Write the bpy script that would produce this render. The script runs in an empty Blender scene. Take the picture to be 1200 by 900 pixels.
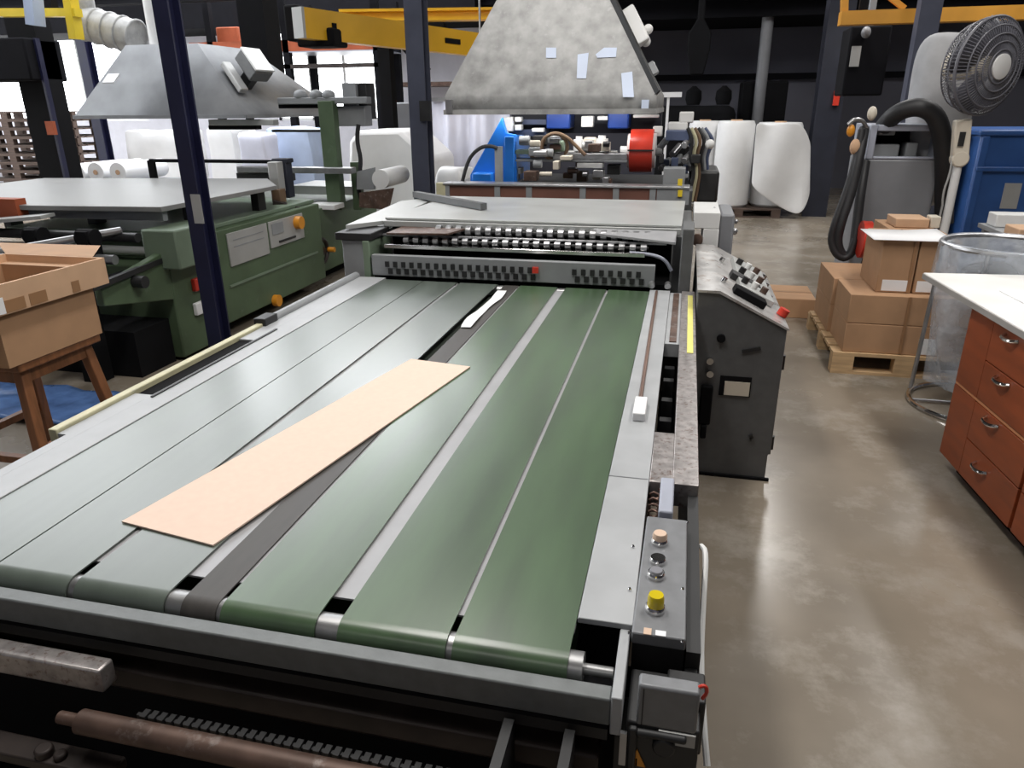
import bpy, bmesh, math, random
from mathutils import Vector, Matrix, noise
random.seed(7)
C = bpy.context.scene.collection
V = Vector
PI = math.pi

# ------------------------------------------------------------------ camera
FPX = 847.35
_p, _y, _r = [math.radians(a) for a in (21.102, 13.154, -0.433)]
FW = V((-math.sin(_y)*math.cos(_p), math.cos(_y)*math.cos(_p), -math.sin(_p)))
_rt = V((math.cos(_y), math.sin(_y), 0)); _up = _rt.cross(FW)
RT = math.cos(_r)*_rt + math.sin(_r)*_up
UP = -math.sin(_r)*_rt + math.cos(_r)*_up
EYE = V((0, 0, 1.5))
cam_d = bpy.data.cameras.new('camera'); cam = bpy.data.objects.new('camera', cam_d); C.objects.link(cam)
cam_d.sensor_width = 36; cam_d.lens = FPX/1200*36; cam_d.clip_start = .05; cam_d.clip_end = 200
cam.matrix_world = Matrix(((RT.x, UP.x, -FW.x, EYE.x), (RT.y, UP.y, -FW.y, EYE.y), (RT.z, UP.z, -FW.z, EYE.z), (0, 0, 0, 1)))
bpy.context.scene.camera = cam

def at(px, py, Y=None, z=None, X=None):
    """world point seen at a pixel, at a chosen distance, height or side offset"""
    d = RT*(px-600)/FPX - UP*(py-450)/FPX + FW
    if Y is not None: t = Y/d.y
    elif z is not None: t = (z-1.5)/d.z
    else: t = X/d.x
    return EYE + d*t

# ------------------------------------------------------------------ materials
def M(name, col, rough=.5, metal=0.0, var=.12, scale=6, stretch=(1, 1, 1), bump=0.0, col2=None, spec=.5, wear=None, wear_amt=.5, detail=4, alpha=None, coat=0.0, coat_r=.25):
    m = bpy.data.materials.new(name); m.use_nodes = True
    nt = m.node_tree; N = nt.nodes; L = nt.links
    b = N['Principled BSDF']
    tc = N.new('ShaderNodeTexCoord'); mp = N.new('ShaderNodeMapping'); mp.inputs['Scale'].default_value = stretch
    L.new(tc.outputs['Object'], mp.inputs['Vector'])
    no = N.new('ShaderNodeTexNoise'); no.inputs['Scale'].default_value = scale; no.inputs['Detail'].default_value = detail
    L.new(mp.outputs['Vector'], no.inputs['Vector'])
    mix = N.new('ShaderNodeMix'); mix.data_type = 'RGBA'
    c = V(col)
    a = [max(0, x*(1-var)) for x in c]
    d = col2 if col2 else [min(1, x*(1+var)) for x in c]
    mix.inputs[6].default_value = (*a, 1); mix.inputs[7].default_value = (*d, 1)
    rmp = N.new('ShaderNodeMapRange'); rmp.inputs[1].default_value = .3; rmp.inputs[2].default_value = .7
    L.new(no.outputs['Fac'], rmp.inputs[0]); L.new(rmp.outputs[0], mix.inputs[0])
    out = mix.outputs[2]
    if wear:
        n2 = N.new('ShaderNodeTexNoise'); n2.inputs['Scale'].default_value = scale*1.7; n2.inputs['Detail'].default_value = 8; n2.inputs['Roughness'].default_value = .7
        L.new(mp.outputs['Vector'], n2.inputs['Vector'])
        r2 = N.new('ShaderNodeMapRange'); r2.inputs[1].default_value = 1-wear_amt; r2.inputs[2].default_value = 1-wear_amt+.12
        L.new(n2.outputs['Fac'], r2.inputs[0])
        mx = N.new('ShaderNodeMix'); mx.data_type = 'RGBA'; mx.inputs[7].default_value = (*wear, 1)
        L.new(r2.outputs[0], mx.inputs[0]); L.new(out, mx.inputs[6]); out = mx.outputs[2]
    L.new(out, b.inputs['Base Color'])
    rr = N.new('ShaderNodeMapRange'); rr.inputs[3].default_value = max(.03, rough-.08); rr.inputs[4].default_value = min(1, rough+.08)
    L.new(no.outputs['Fac'], rr.inputs[0]); L.new(rr.outputs[0], b.inputs['Roughness'])
    b.inputs['Metallic'].default_value = metal
    b.inputs['Specular IOR Level'].default_value = spec
    if bump:
        bp = N.new('ShaderNodeBump'); bp.inputs['Strength'].default_value = bump; bp.inputs['Distance'].default_value = .01
        L.new(no.outputs['Fac'], bp.inputs['Height']); L.new(bp.outputs[0], b.inputs['Normal'])
    if coat: b.inputs['Coat Weight'].default_value = coat; b.inputs['Coat Roughness'].default_value = coat_r
    if alpha is not None: b.inputs['Alpha'].default_value = alpha
    return m

m_floor = M('polished_concrete', (.225, .19, .148), .25, var=.24, scale=1.4, detail=7, spec=.5, wear=(.30, .268, .225), wear_amt=.50)
m_wallw = M('painted_white_wall', (.66, .66, .72), .7, var=.05)
m_walld = M('dark_grey_wall', (.10, .10, .125), .7, var=.15, scale=1)
m_ceil = M('dark_roof_lining', (.02, .02, .022), .9, var=.2)
m_steeld = M('dark_roof_steel', (.007, .007, .009), .9, var=.2, spec=.12)
m_green = M('green_conveyor_belt', (.060, .098, .054), .36, var=.18, scale=4, stretch=(3, .5, 1), col2=(.070, .128, .058), detail=6, spec=.55, coat=.8, coat_r=.27)
m_greenl = M('grey_green_belt', (.098, .120, .100), .36, var=.14, scale=4, stretch=(4, .4, 1), col2=(.115, .140, .118), detail=6, spec=.5, coat=.75, coat_r=.28)  # greyer base colour for the three left belts
m_gdark = M('dark_grey_conveyor_belt', (.055, .050, .046), .5, var=.15, scale=20, stretch=(3, .5, 1))
m_bed = M('pale_bed_plate', (.36, .36, .37), .45, metal=.2, var=.08, scale=12)
m_rail = M('grey_painted_rail', (.38, .39, .40), .48, metal=.1, var=.08, scale=10, wear=(.30, .27, .24), wear_amt=.30)
m_railworn = M('worn_bare_rail', (.40, .37, .36), .33, metal=.6, var=.25, scale=45, wear=(.20, .14, .12), wear_amt=.46)
m_beam = M('grey_hammered_beam', (.15, .16, .16), .5, metal=.2, var=.12, scale=40, bump=.1, wear=(.25, .26, .26), wear_amt=.33)
m_dark = M('black_machine_steel', (.018, .018, .019), .5, var=.3, scale=8)
m_black = M('matt_black', (.006, .006, .007), .9, var=.2, spec=.15)
m_rust = M('rusty_brown_steel', (.12, .075, .058), .5, metal=.4, var=.35, scale=14, wear=(.22, .18, .16), wear_amt=.45)
m_rustd = M('dark_rusty_steel', (.035, .026, .023), .5, metal=.3, var=.4, scale=12)
m_roller = M('dull_roller_steel', (.34, .34, .34), .38, metal=.85, var=.12, scale=20)
m_chrome = M('bright_chrome', (.75, .74, .73), .14, metal=1, var=.05)
m_steel = M('worn_steel', (.42, .42, .43), .32, metal=.8, var=.15, scale=14)
m_yellowr = M('yellow_edge_paint', (.52, .49, .32), .5, var=.12, scale=14, wear=(.42, .41, .36), wear_amt=.4)
m_yellow = M('yellow_paint', (.75, .55, .03), .4, var=.08)
m_ytape = M('yellow_tape', (.72, .66, .18), .5, var=.1)
m_panel = M('grey_control_panel', (.20, .205, .215), .45, metal=.25, var=.1, scale=30)
m_cab = M('dark_grey_cabinet', (.115, .118, .12), .5, metal=.1, var=.1, scale=22, bump=.05)
m_cabtop = M('worn_cabinet_top', (.55, .54, .53), .3, metal=.5, var=.15, scale=12, wear=(.33, .26, .22), wear_amt=.45)
m_white = M('white_painted_metal', (.72, .72, .71), .4, var=.05)
m_whitep = M('white_paper', (.82, .82, .83), .6, var=.03)
m_lamp_y = M('yellow_button_lens', (.62, .48, .012), .2, var=.1, spec=.7)
m_beige = M('beige_button', (.66, .48, .36), .4, var=.05)
m_btn = M('grey_button', (.22, .22, .24), .35, var=.05)
m_btnb = M('black_button', (.02, .02, .02), .3, var=.05)
m_card = M('tan_chipboard', (.74, .565, .46), .75, var=.03, scale=60)
m_carton = M('brown_carton', (.42, .245, .135), .8, var=.07, scale=9)
m_carton2 = M('light_carton', (.58, .37, .23), .8, var=.06, scale=9)
m_tape = M('brown_tape', (.33, .18, .09), .35, var=.08)
m_wood = M('pallet_wood', (.52, .35, .19), .75, var=.2, scale=6, stretch=(1, 8, 8))
m_wooddk = M('old_pallet_wood', (.11, .075, .06), .8, var=.25, scale=6, stretch=(1, 8, 8))
m_stool = M('brown_stool_wood', (.21, .085, .035), .5, var=.25, scale=7, stretch=(8, 8, 1))
m_cherry = M('cherry_laminate', (.26, .058, .018), .42, var=.22, scale=4, stretch=(1, 1, 5), detail=6)
m_cherrye = M('cherry_edge_strip', (.52, .22, .10), .5, var=.1)
m_lam = M('white_laminate', (.80, .79, .76), .35, var=.03)
m_lamedge = M('grey_laminate_edge', (.33, .31, .29), .5, var=.08)
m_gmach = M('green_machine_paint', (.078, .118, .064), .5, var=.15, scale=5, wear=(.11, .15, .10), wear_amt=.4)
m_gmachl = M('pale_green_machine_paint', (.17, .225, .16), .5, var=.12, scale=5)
m_gpan = M('grey_nameplate', (.40, .40, .39), .45, metal=.2, var=.06)
m_amber = M('amber_button', (.70, .28, .02), .4, var=.1)
m_galv = M('galvanised_sheet', (.38, .38, .375), .5, metal=.3, var=.28, scale=11, detail=10, wear=(.47, .47, .47), wear_amt=.42)
m_galvb = M('blue_grey_galvanised', (.29, .30, .315), .5, metal=.3, var=.18, scale=4, detail=9)
m_bluecol = M('navy_column_paint', (.009, .010, .036), .45, var=.2, scale=6)
m_greycol = M('slate_blue_column_paint', (.062, .068, .10), .5, var=.12, scale=6)
m_navy = M('dark_navy_paint', (.014, .016, .028), .55, var=.2)
m_crane = M('crane_yellow', (.74, .40, .012), .4, var=.07, scale=3)
m_craned = M('orange_beam_paint', (.58, .27, .03), .5, var=.12, scale=3)
m_orange = M('orange_rack_paint', (.36, .09, .04), .6, var=.15, spec=.2)
m_blue = M('bright_blue_paint', (.02, .20, .72), .35, var=.1)
m_blued = M('royal_blue_paint', (.018, .06, .30), .35, var=.12)
m_red = M('red_paint', (.62, .045, .025), .35, var=.15, scale=4)
m_film = M('white_plastic_film', (.80, .80, .80), .35, var=.05, scale=4, bump=.25)
m_sheet = M('lavender_plastic_sheet', (.66, .67, .78), .35, var=.08, scale=3, bump=.3)
m_bluetint = M('pale_blue_plastic', (.42, .50, .66), .35, var=.12, scale=3)
m_bluebin = M('blue_plastic_bin', (.025, .085, .27), .45, var=.15, scale=5)
m_blueglare = M('blue_floor_glare', (.10, .19, .42), .2, var=.35, scale=8, bump=.4)  # blue that imitates daylight glare on the floor
m_dustc = M('grey_collector_paint', (.20, .205, .22), .45, var=.06)
m_dustf = M('pale_blue_grey_frame', (.36, .38, .45), .4, var=.06)
m_bag = M('grey_filter_cloth', (.40, .40, .41), .85, var=.12, scale=7, bump=.2)
m_rubber = M('black_rubber_hose', (.018, .018, .02), .55, var=.2)
m_fan = M('dark_grey_fan_wire', (.12, .12, .14), .45, var=.06)
m_fanb = M('grey_fan_blade', (.10, .10, .12), .45, var=.06)
m_cream = M('cream_plastic', (.66, .60, .50), .45, var=.05)
m_copper = M('brown_copper_rod', (.20, .12, .09), .4, metal=.5, var=.2)
m_brownpanel = M('red_brown_panel', (.17, .075, .055), .5, var=.2, scale=4)
m_patch = M('pale_blue_patch', (.62, .70, .86), .5, var=.05)
m_bronze = M('brown_hose', (.16, .10, .06), .5, var=.2)
m_bluebox = M('slate_blue_housing', (.07, .09, .16), .45, var=.15)
m_greybox = M('mid_grey_housing', (.26, .27, .28), .45, var=.12)
m_tabletop = M('grey_table_top', (.25, .25, .245), .42, metal=.1, var=.08, scale=5)
m_greyl = M('light_grey_top', (.46, .47, .46), .38, metal=.2, var=.08, scale=5)
def clear_mat():
    m = bpy.data.materials.new('clear_plastic_bag'); m.use_nodes = True
    nt = m.node_tree; N = nt.nodes; L = nt.links; N.remove(N['Principled BSDF'])
    o = N['Material Output']; t = N.new('ShaderNodeBsdfTransparent'); t.inputs[0].default_value = (.93, .95, .97, 1)
    g = N.new('ShaderNodeBsdfPrincipled'); g.inputs['Base Color'].default_value = (.62, .65, .70, 1); g.inputs['Roughness'].default_value = .12
    tc = N.new('ShaderNodeTexCoord'); no = N.new('ShaderNodeTexNoise'); no.inputs['Scale'].default_value = 6; no.inputs['Detail'].default_value = 6
    L.new(tc.outputs['Object'], no.inputs['Vector'])
    bp = N.new('ShaderNodeBump'); bp.inputs['Strength'].default_value = .8; bp.inputs['Distance'].default_value = .04
    L.new(no.outputs['Fac'], bp.inputs['Height']); L.new(bp.outputs[0], g.inputs['Normal'])
    mr = N.new('ShaderNodeMapRange'); mr.inputs[1].default_value = .35; mr.inputs[2].default_value = .72; mr.inputs[3].default_value = .16; mr.inputs[4].default_value = .65
    L.new(no.outputs['Fac'], mr.inputs[0])
    mx = N.new('ShaderNodeMixShader'); L.new(mr.outputs[0], mx.inputs[0]); L.new(t.outputs[0], mx.inputs[1]); L.new(g.outputs[0], mx.inputs[2])
    L.new(mx.outputs[0], o.inputs[0]); return m
m_clear = clear_mat()

# ------------------------------------------------------------------ mesh builder
class MB:
    def __init__(s): s.bm = bmesh.new()
    def box(s, x0, x1, y0, y1, z0, z1):
        x0, x1 = sorted((x0, x1)); y0, y1 = sorted((y0, y1)); z0, z1 = sorted((z0, z1))
        v = [s.bm.verts.new(c) for c in ((x0,y0,z0),(x1,y0,z0),(x1,y1,z0),(x0,y1,z0),(x0,y0,z1),(x1,y0,z1),(x1,y1,z1),(x0,y1,z1))]
        for f in ((3,2,1,0),(4,5,6,7),(0,1,5,4),(1,2,6,5),(2,3,7,6),(3,0,4,7)): s.bm.faces.new([v[i] for i in f])
        return s
    def hull8(s, b, t):
        """box-like solid from 4 bottom and 4 top points (same winding)"""
        v = [s.bm.verts.new(c) for c in list(b)+list(t)]
        fs = [s.bm.faces.new([v[i] for i in f]) for f in ((3,2,1,0),(4,5,6,7),(0,1,5,4),(1,2,6,5),(2,3,7,6),(3,0,4,7))]
        bmesh.ops.recalc_face_normals(s.bm, faces=fs); return s
    def obox(s, c, size, rot=None):
        c = V(c); h = V(size)/2; R = rot if rot is not None else Matrix.Identity(3)
        P = [c + R @ V((sx*h.x, sy*h.y, sz*h.z)) for sz in (-1, 1) for sx, sy in ((-1,-1),(1,-1),(1,1),(-1,1))]
        return s.hull8(P[:4], P[4:])
    def bar(s, p0, p1, w, h, upv=(0, 0, 1)):
        p0, p1 = V(p0), V(p1); d = (p1-p0); n = d.normalized(); u = V(upv)
        a = n.cross(u)
        if a.length < 1e-4: a = n.cross(V((0, 1, 0)))
        a.normalize(); b = a.cross(n)
        q = [(-1,-1),(1,-1),(1,1),(-1,1)]
        return s.hull8([p0 + a*x*w/2 + b*y*h/2 for x, y in q], [p1 + a*x*w/2 + b*y*h/2 for x, y in q])
    def cyl(s, p0, p1, r, n=20, r2=None):
        p0, p1 = V(p0), V(p1); r2 = r if r2 is None else r2
        d = (p1-p0).normalized(); a = d.orthogonal().normalized(); b = d.cross(a)
        A = [s.bm.verts.new(p0 + (a*math.cos(2*PI*i/n)+b*math.sin(2*PI*i/n))*r) for i in range(n)]
        B = [s.bm.verts.new(p1 + (a*math.cos(2*PI*i/n)+b*math.sin(2*PI*i/n))*r2) for i in range(n)]
        for i in range(n): s.bm.faces.new((A[i], A[(i+1)%n], B[(i+1)%n], B[i]))
        s.bm.faces.new(A[::-1]); s.bm.faces.new(B); return s
    def tube(s, pts, r, n=8, closed=False, smooth=0):
        pts = [V(p) for p in pts]
        for _ in range(smooth):
            q = []; m = len(pts)
            rng = range(m if closed else m-1)
            if not closed: q.append(pts[0])
            for i in rng:
                a, b = pts[i], pts[(i+1) % m]; q += [a*.75+b*.25, a*.25+b*.75]
            if not closed: q.append(pts[-1])
            pts = q
        m = len(pts); rings = []; prev = None
        for i, p in enumerate(pts):
            if closed: d = (pts[(i+1) % m]-pts[i-1])
            else: d = pts[min(i+1, m-1)]-pts[max(i-1, 0)]
            d.normalize()
            if prev is None: a = d.orthogonal().normalized()
            else:
                a = prev - d*prev.dot(d)
                a = a.normalized() if a.length > 1e-5 else d.orthogonal().normalized()
            prev = a; b = d.cross(a)
            rr = r[i] if isinstance(r, list) and len(r) == m else (r if not isinstance(r, list) else r[0])
            rings.append([s.bm.verts.new(p + (a*math.cos(2*PI*k/n)+b*math.sin(2*PI*k/n))*rr) for k in range(n)])
        for i in range(m if closed else m-1):
            A, B = rings[i], rings[(i+1) % m]
            off = 0
            if closed and i == m-1:
                off = min(range(n), key=lambda o: (A[0].co-B[o].co).length)
            for k in range(n): s.bm.faces.new((A[k], A[(k+1)%n], B[(k+1+off)%n], B[(k+off)%n]))
        if not closed: s.bm.faces.new(rings[0][::-1]); s.bm.faces.new(rings[-1])
        return s
    def prism(s, pts, vec):
        vec = V(vec); A = [s.bm.verts.new(V(p)) for p in pts]; B = [s.bm.verts.new(V(p)+vec) for p in pts]; n = len(pts)
        fs = [s.bm.faces.new(A[::-1]), s.bm.faces.new(B)]
        for i in range(n): fs.append(s.bm.faces.new((A[i], A[(i+1)%n], B[(i+1)%n], B[i])))
        bmesh.ops.recalc_face_normals(s.bm, faces=fs); return s
    def lathe(s, prof, o=(0,0,0), axis=(0,0,1), n=32, caps=True):
        o = V(o); d = V(axis).normalized(); a = d.orthogonal().normalized(); b = d.cross(a); R = []
        for r, h in prof: R.append([s.bm.verts.new(o + d*h + (a*math.cos(2*PI*k/n)+b*math.sin(2*PI*k/n))*max(r, 1e-4)) for k in range(n)])
        for A, B in zip(R, R[1:]):
            for k in range(n): s.bm.faces.new((A[k], A[(k+1)%n], B[(k+1)%n], B[k]))
        if caps: s.bm.faces.new(R[0][::-1]); s.bm.faces.new(R[-1])
        return s
    def torus(s, c, axis, Rr, r, n=36, m=8):
        c = V(c); d = V(axis).normalized(); a = d.orthogonal().normalized(); b = d.cross(a)
        return s.tube([c + (a*math.cos(2*PI*i/n)+b*math.sin(2*PI*i/n))*Rr for i in range(n)], r, m, closed=True)
    def ell(s, c, rad, n=16, m=10):
        c = V(c); R = []
        for i in range(1, m):
            t = PI*i/m; R.append([s.bm.verts.new(c + V((rad[0]*math.sin(t)*math.cos(2*PI*k/n), rad[1]*math.sin(t)*math.sin(2*PI*k/n), rad[2]*math.cos(t)))) for k in range(n)])
        T = s.bm.verts.new(c+V((0,0,rad[2]))); B = s.bm.verts.new(c-V((0,0,rad[2])))
        for A, D in zip(R, R[1:]):
            for k in range(n): s.bm.faces.new((D[k], D[(k+1)%n], A[(k+1)%n], A[k]))
        for k in range(n): s.bm.faces.new((R[0][k], R[0][(k+1)%n], T)); s.bm.faces.new((R[-1][(k+1)%n], R[-1][k], B))
        return s
    def loft(s, secs, caps=True):
        R = [[s.bm.verts.new(V(p)) for p in sec] for sec in secs]; n = len(R[0]); fs = []
        for A, B in zip(R, R[1:]):
            for k in range(n): fs.append(s.bm.faces.new((A[k], A[(k+1)%n], B[(k+1)%n], B[k])))
        if caps: fs += [s.bm.faces.new(R[0][::-1]), s.bm.faces.new(R[-1])]
        bmesh.ops.recalc_face_normals(s.bm, faces=fs); return s
    def lump(s, x0, x1, y0, y1, z0, z1, amp=.03, fr=3.0, seg=10, rnd=.12, taper=None):
        """a soft, film-wrapped block: rounded, dented"""
        bm2 = bmesh.new(); bmesh.ops.create_cube(bm2, size=2); bmesh.ops.subdivide_edges(bm2, edges=bm2.edges[:], cuts=seg, use_grid_fill=True)
        c = V(((x0+x1)/2, (y0+y1)/2, (z0+z1)/2)); h = V(((x1-x0)/2, (y1-y0)/2, (z1-z0)/2)); vm = {}
        for v in bm2.verts:
            q = v.co.copy(); e = V([max(-1+rnd, min(1-rnd, t)) for t in q]); dl = q-e
            if dl.length > 1e-6: q = e + dl.normalized()*rnd
            k = 1.0
            if taper: k = 1 + (taper-1)*(q.z+1)/2
            p = c + V((q.x*h.x*k, q.y*h.y*k, q.z*h.z))
            if q.z > -.95: p += noise.noise_vector(p*fr)*amp
            vm[v.index] = s.bm.verts.new(p)
        bm2.verts.index_update()
        for f in bm2.faces: s.bm.faces.new([vm[v.index] for v in f.verts])
        bm2.free(); return s
    def build(s, name, mat, parent=None, bevel=0.0, origin=None, ang=38):
        off = OFF.get(parent.name, V((0,0,0))) if parent is not None else (V(origin) if origin is not None else V((0,0,0)))
        me = bpy.data.meshes.new(name)
        for v in s.bm.verts: v.co -= off
        bmesh.ops.recalc_face_normals(s.bm, faces=s.bm.faces[:]) if False else None
        s.bm.to_mesh(me); s.bm.free(); me.materials.append(mat)
        me.shade_smooth(); me.set_sharp_from_angle(angle=math.radians(ang))
        o = bpy.data.objects.new(name, me); C.objects.link(o)
        if parent is not None: o.parent = parent
        else: o.location = off
        OFF[o.name] = off
        if bevel:
            md = o.modifiers.new('bevel', 'BEVEL'); md.width = bevel; md.segments = 2; md.limit_method = 'ANGLE'; md.angle_limit = math.radians(40)
        return o
OFF = {}
def thing(name, label, cat, loc, group=None):
    o = bpy.data.objects.new(name, None); o.empty_display_size = .1; C.objects.link(o); o.location = loc
    OFF[o.name] = V(loc); o['label'] = label; o['category'] = cat; o['kind'] = 'thing'
    if group: o['group'] = group
    return o
def tag(o, label, cat, group=None, kind='thing'):
    o['label'] = label; o['category'] = cat; o['kind'] = kind
    if group: o['group'] = group
    return o
def struct(o): o['kind'] = 'structure'; return o
def copy_tree(o, loc, label=None):
    r = o.copy(); C.objects.link(r); r.location = loc
    if label: r['label'] = label
    for ch in list(o.children):
        c = ch.copy(); C.objects.link(c); c.parent = r
        for g in ch.children:
            d = g.copy(); C.objects.link(d); d.parent = c
    return r
def rectY(x0, y0, x1, y1, Y):
    a = at(x0, y0, Y=Y); b = at(x1, y1, Y=Y); c = at(x0, y1, Y=Y); d = at(x1, y0, Y=Y)
    return (a.x+c.x)/2, (b.x+d.x)/2, (b.z+c.z)/2, (a.z+d.z)/2
def bx(mb, x0, y0, x1, y1, Y, depth):
    """box whose front face fills a pixel rectangle at distance Y"""
    X0, X1, Z0, Z1 = rectY(x0, y0, x1, y1, Y); mb.box(X0, X1, Y, Y+depth, Z0, Z1); return mb

# ================================================================== SETTING
struct(MB().box(-16, 10, -4, 20, -.2, 0).build('floor', m_floor))
struct(MB().box(-15.2, 8.4, -4.2, 13.7, 4.8, 4.95).box(-3.3, 8.4, 13.7, 15.2, 4.8, 4.95).build('ceiling', m_ceil))
# back wall, white stretch with two window openings
YB = 13.5
XA, XB = -16.0, -3.3
w1 = (at(-40, 100, Y=YB).x, at(168, 100, Y=YB).x); w2 = (at(322, 100, Y=YB).x, at(446, 100, Y=YB).x)
zl, zh = 1.25, 2.88
wb = MB()
wb.box(XA, XB, YB, YB+.2, 0, zl); wb.box(XA, XB, YB, YB+.2, zh, 3.45); wb.box(XA, XB, YB, YB+.2, 4.65, 4.8); wb.box(XB-.5, XB, YB, YB+.2, 3.45, 4.65)
wb.box(XA, w1[0], YB, YB+.2, zl, zh); wb.box(w1[1], w2[0], YB, YB+.2, zl, zh); wb.box(w2[1], XB, YB, YB+.2, zl, zh)
struct(wb.build('wall_back', m_wallw))
def window(name, x0, x1, n):
    f = MB()
    t = .05
    f.box(x0, x1, YB+.05, YB+.15, zl, zl+t); f.box(x0, x1, YB+.05, YB+.15, zh-t, zh)
    for k in range(n+1):
        xx = x0 + (x1-x0-t)*k/n; f.box(xx, xx+t, YB+.05, YB+.15, zl, zh)
    struct(f.build(name, m_white))
def clerestory(name, x0, x1, n):
    f = MB(); t = .06
    f.box(x0, x1, YB+.05, YB+.15, 3.45, 3.45+t); f.box(x0, x1, YB+.05, YB+.15, 4.65-t, 4.65)
    for k in range(n+1):
        xx = x0 + (x1-x0-t)*k/n; f.box(xx, xx+t, YB+.05, YB+.15, 3.45, 4.65)
    struct(f.build(name, m_steel))
clerestory('window_3', XA, XB-.5, 8)
window('window_1', *w1, 3); window('window_2', *w2, 3)
struct(MB().box(XB, 10, 15.0, 15.2, 0, 4.8).box(XB, XB+.2, YB, 15.0, 0, 4.8).build('wall_right_back', m_walld))
struct(MB().box(-16, 10, -4.2, -4, 0, 4.8).build('wall_front', m_walld))
struct(MB().box(8.2, 8.4, -4, 15, 0, 4.8).build('wall_right', m_walld))
wl = MB()
for y0, y1 in ((-4, 1), (4.2, 5.2), (8.6, 9.6), (12.8, 13.5)): wl.box(-15.2, -15, y0, y1, 0, 4.4)
wl.box(-15.2, -15, -4, YB, 0, .9); wl.box(-15.2, -15, -4, YB, 4.2, 4.8)
struct(wl.build('wall_left', m_wallw))
# dark roof steel
b = MB()
for Y, z in ((10.5, 2.95), (12.6, 3.0)):
    b.box(-15, 8.1, Y, Y+.2, z+.18, z+.22); b.box(-15, 8.1, Y, Y+.2, z, z+.04); b.box(-15, 8.1, Y+.08, Y+.12, z, z+.2)
struct(b.build('trim_1', m_steeld))
b = MB(); b.box(-15, -3.4, 12.2, 13.48, 2.76, 3.3)
struct(b.build('trim_2', m_steeld))
b = MB(); b.box(-3.0, 8.1, 13.0, 14.95, 2.75, 3.1); b.box(-3, 8.1, 14.85, 14.98, 1.9, 2.0)
struct(b.build('trim_3', m_steeld))

# ================================================================== CONVEYOR
ZT = .73
conv = thing('belt_conveyor', 'long grey conveyor table with green belts and a button panel, filling the middle foreground', 'conveyor', (-.72, 2.0, 0))
R0 = .029; YF = .869; YE = 3.165
def belt(x0, x1, mat, zt=ZT, label=None):
    prof = []
    n = 14; th = .003
    def pth(r):
        q = []
        for i in range(n+1):
            a = -PI/2 - PI*i/n   # bottom -> front -> top
            q.append((YF + r*math.cos(a), zt-R0 + r*math.sin(a)))
        for i in range(n+1):
            a = PI/2 - PI*i/n
            q.append((YE + r*math.cos(a), zt-R0 + r*math.sin(a)))
        return q
    out, inn = pth(R0), pth(R0-th)
    m = MB(); N = len(out)
    rows = []
    for q in (out, inn):
        for x in (x0, x1): rows.append([m.bm.verts.new((x, y, z)) for y, z in q])
    o0, o1, i0, i1 = rows
    for k in range(N):
        j = (k+1) % N
        m.bm.faces.new((o0[k], o0[j], o1[j], o1[k])); m.bm.faces.new((i1[k], i1[j], i0[j], i0[k]))
        m.bm.faces.new((o0[j], o0[k], i0[k], i0[j])); m.bm.faces.new((o1[k], o1[j], i1[j], i1[k]))
    bmesh.ops.recalc_face_normals(m.bm, faces=m.bm.faces[:])
    o = m.build('belt', mat, conv)
    if label: o['label'] = label
    return o
BELTS = [(-1.36, -1.167), (-1.163, -1.000), (-.984, -.805), (-.697, -.527), (-.487, -.307), (-.296, -.117)]
for i, (x0, x1) in enumerate(BELTS): belt(x0, x1, m_greenl if i < 3 else m_green, label='grey-green belt' if i < 3 else None)
belt(-.772, -.707, m_gdark, ZT-.002, 'narrow dark grey belt')
# bed plates seen in the gaps (the gap left of the dark belt is open further up)
bd = MB()
bd.box(-1.36, -.81, .92, 3.13, ZT-.010, ZT-.006); bd.box(-.765, -.117, .92, 3.13, ZT-.010, ZT-.006); bd.box(-.81, -.765, .92, 1.35, ZT-.010, ZT-.006)
bd.build('bed_plate', m_bed, conv)
bd = MB(); bd.box(-1.46, -.032, .835, 3.13, ZT-.10, ZT-.085); bd.build('gap_tray', m_black, conv)
MB().cyl((-1.45, YF, ZT-R0), (-.095, YF, ZT-R0), R0-.004, 28).cyl((-.095, YF, ZT-R0), (-.05, YF, ZT-R0), .009, 12).build('front_roller', m_roller, conv)
MB().cyl((-1.45, YE, ZT-R0), (-.07, YE, ZT-R0), R0-.004, 28).build('rear_roller', m_roller, conv)
# front beam
zb = .716
MB().box(-1.62, -.047, .800, .829, zb-.048, zb).build('front_beam', m_beam, conv, bevel=.003)
MB().box(-.047, -.031, .797, .945, zb-.06, zb+.008).build('end_plate', m_rail, conv, bevel=.002)
MB().box(-1.5, -.05, .80, .835, zb-.075, zb-.055).build('cross_plate', m_dark, conv)
# right side rail
r = MB(); r.box(-.1155, -.028, .945, 3.19, ZT-.008, ZT+.003)
r.build('side_plate', m_rail, conv, bevel=.0015)
MB().box(-.1155, -.030, 1.43, 1.433, ZT+.0025, ZT+.0042).build('plate_seam', m_greybox, conv)
MB().cyl((-.075, 1.80, ZT+.006), (-.085, 3.15, ZT+.006), .006, 10).build('guide_rod', m_copper, conv)
MB().box(-.088, -.055, 1.74, 1.86, ZT+.003, ZT+.026).build('guide_stop', m_whitep, conv, bevel=.003)
r = MB(); r.box(.022, .078, 1.42, 3.18, ZT-.05, ZT+.006); r.box(-.027, .022, 1.42, 1.68, ZT-.05, ZT+.006)
r.build('outer_rail', m_railworn, conv, bevel=.002)
MB().box(-.027, .022, 2.44, 3.18, ZT-.05, ZT-.004).build('channel_plate', m_rail, conv)
MB().box(-.012, .012, 2.46, 3.16, ZT-.004, ZT+.000).build('channel_strip', m_rust, conv)
MB().box(-.027, .022, 1.68, 2.44, ZT-.20, ZT-.18).build('slot_floor', m_black, conv)
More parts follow.
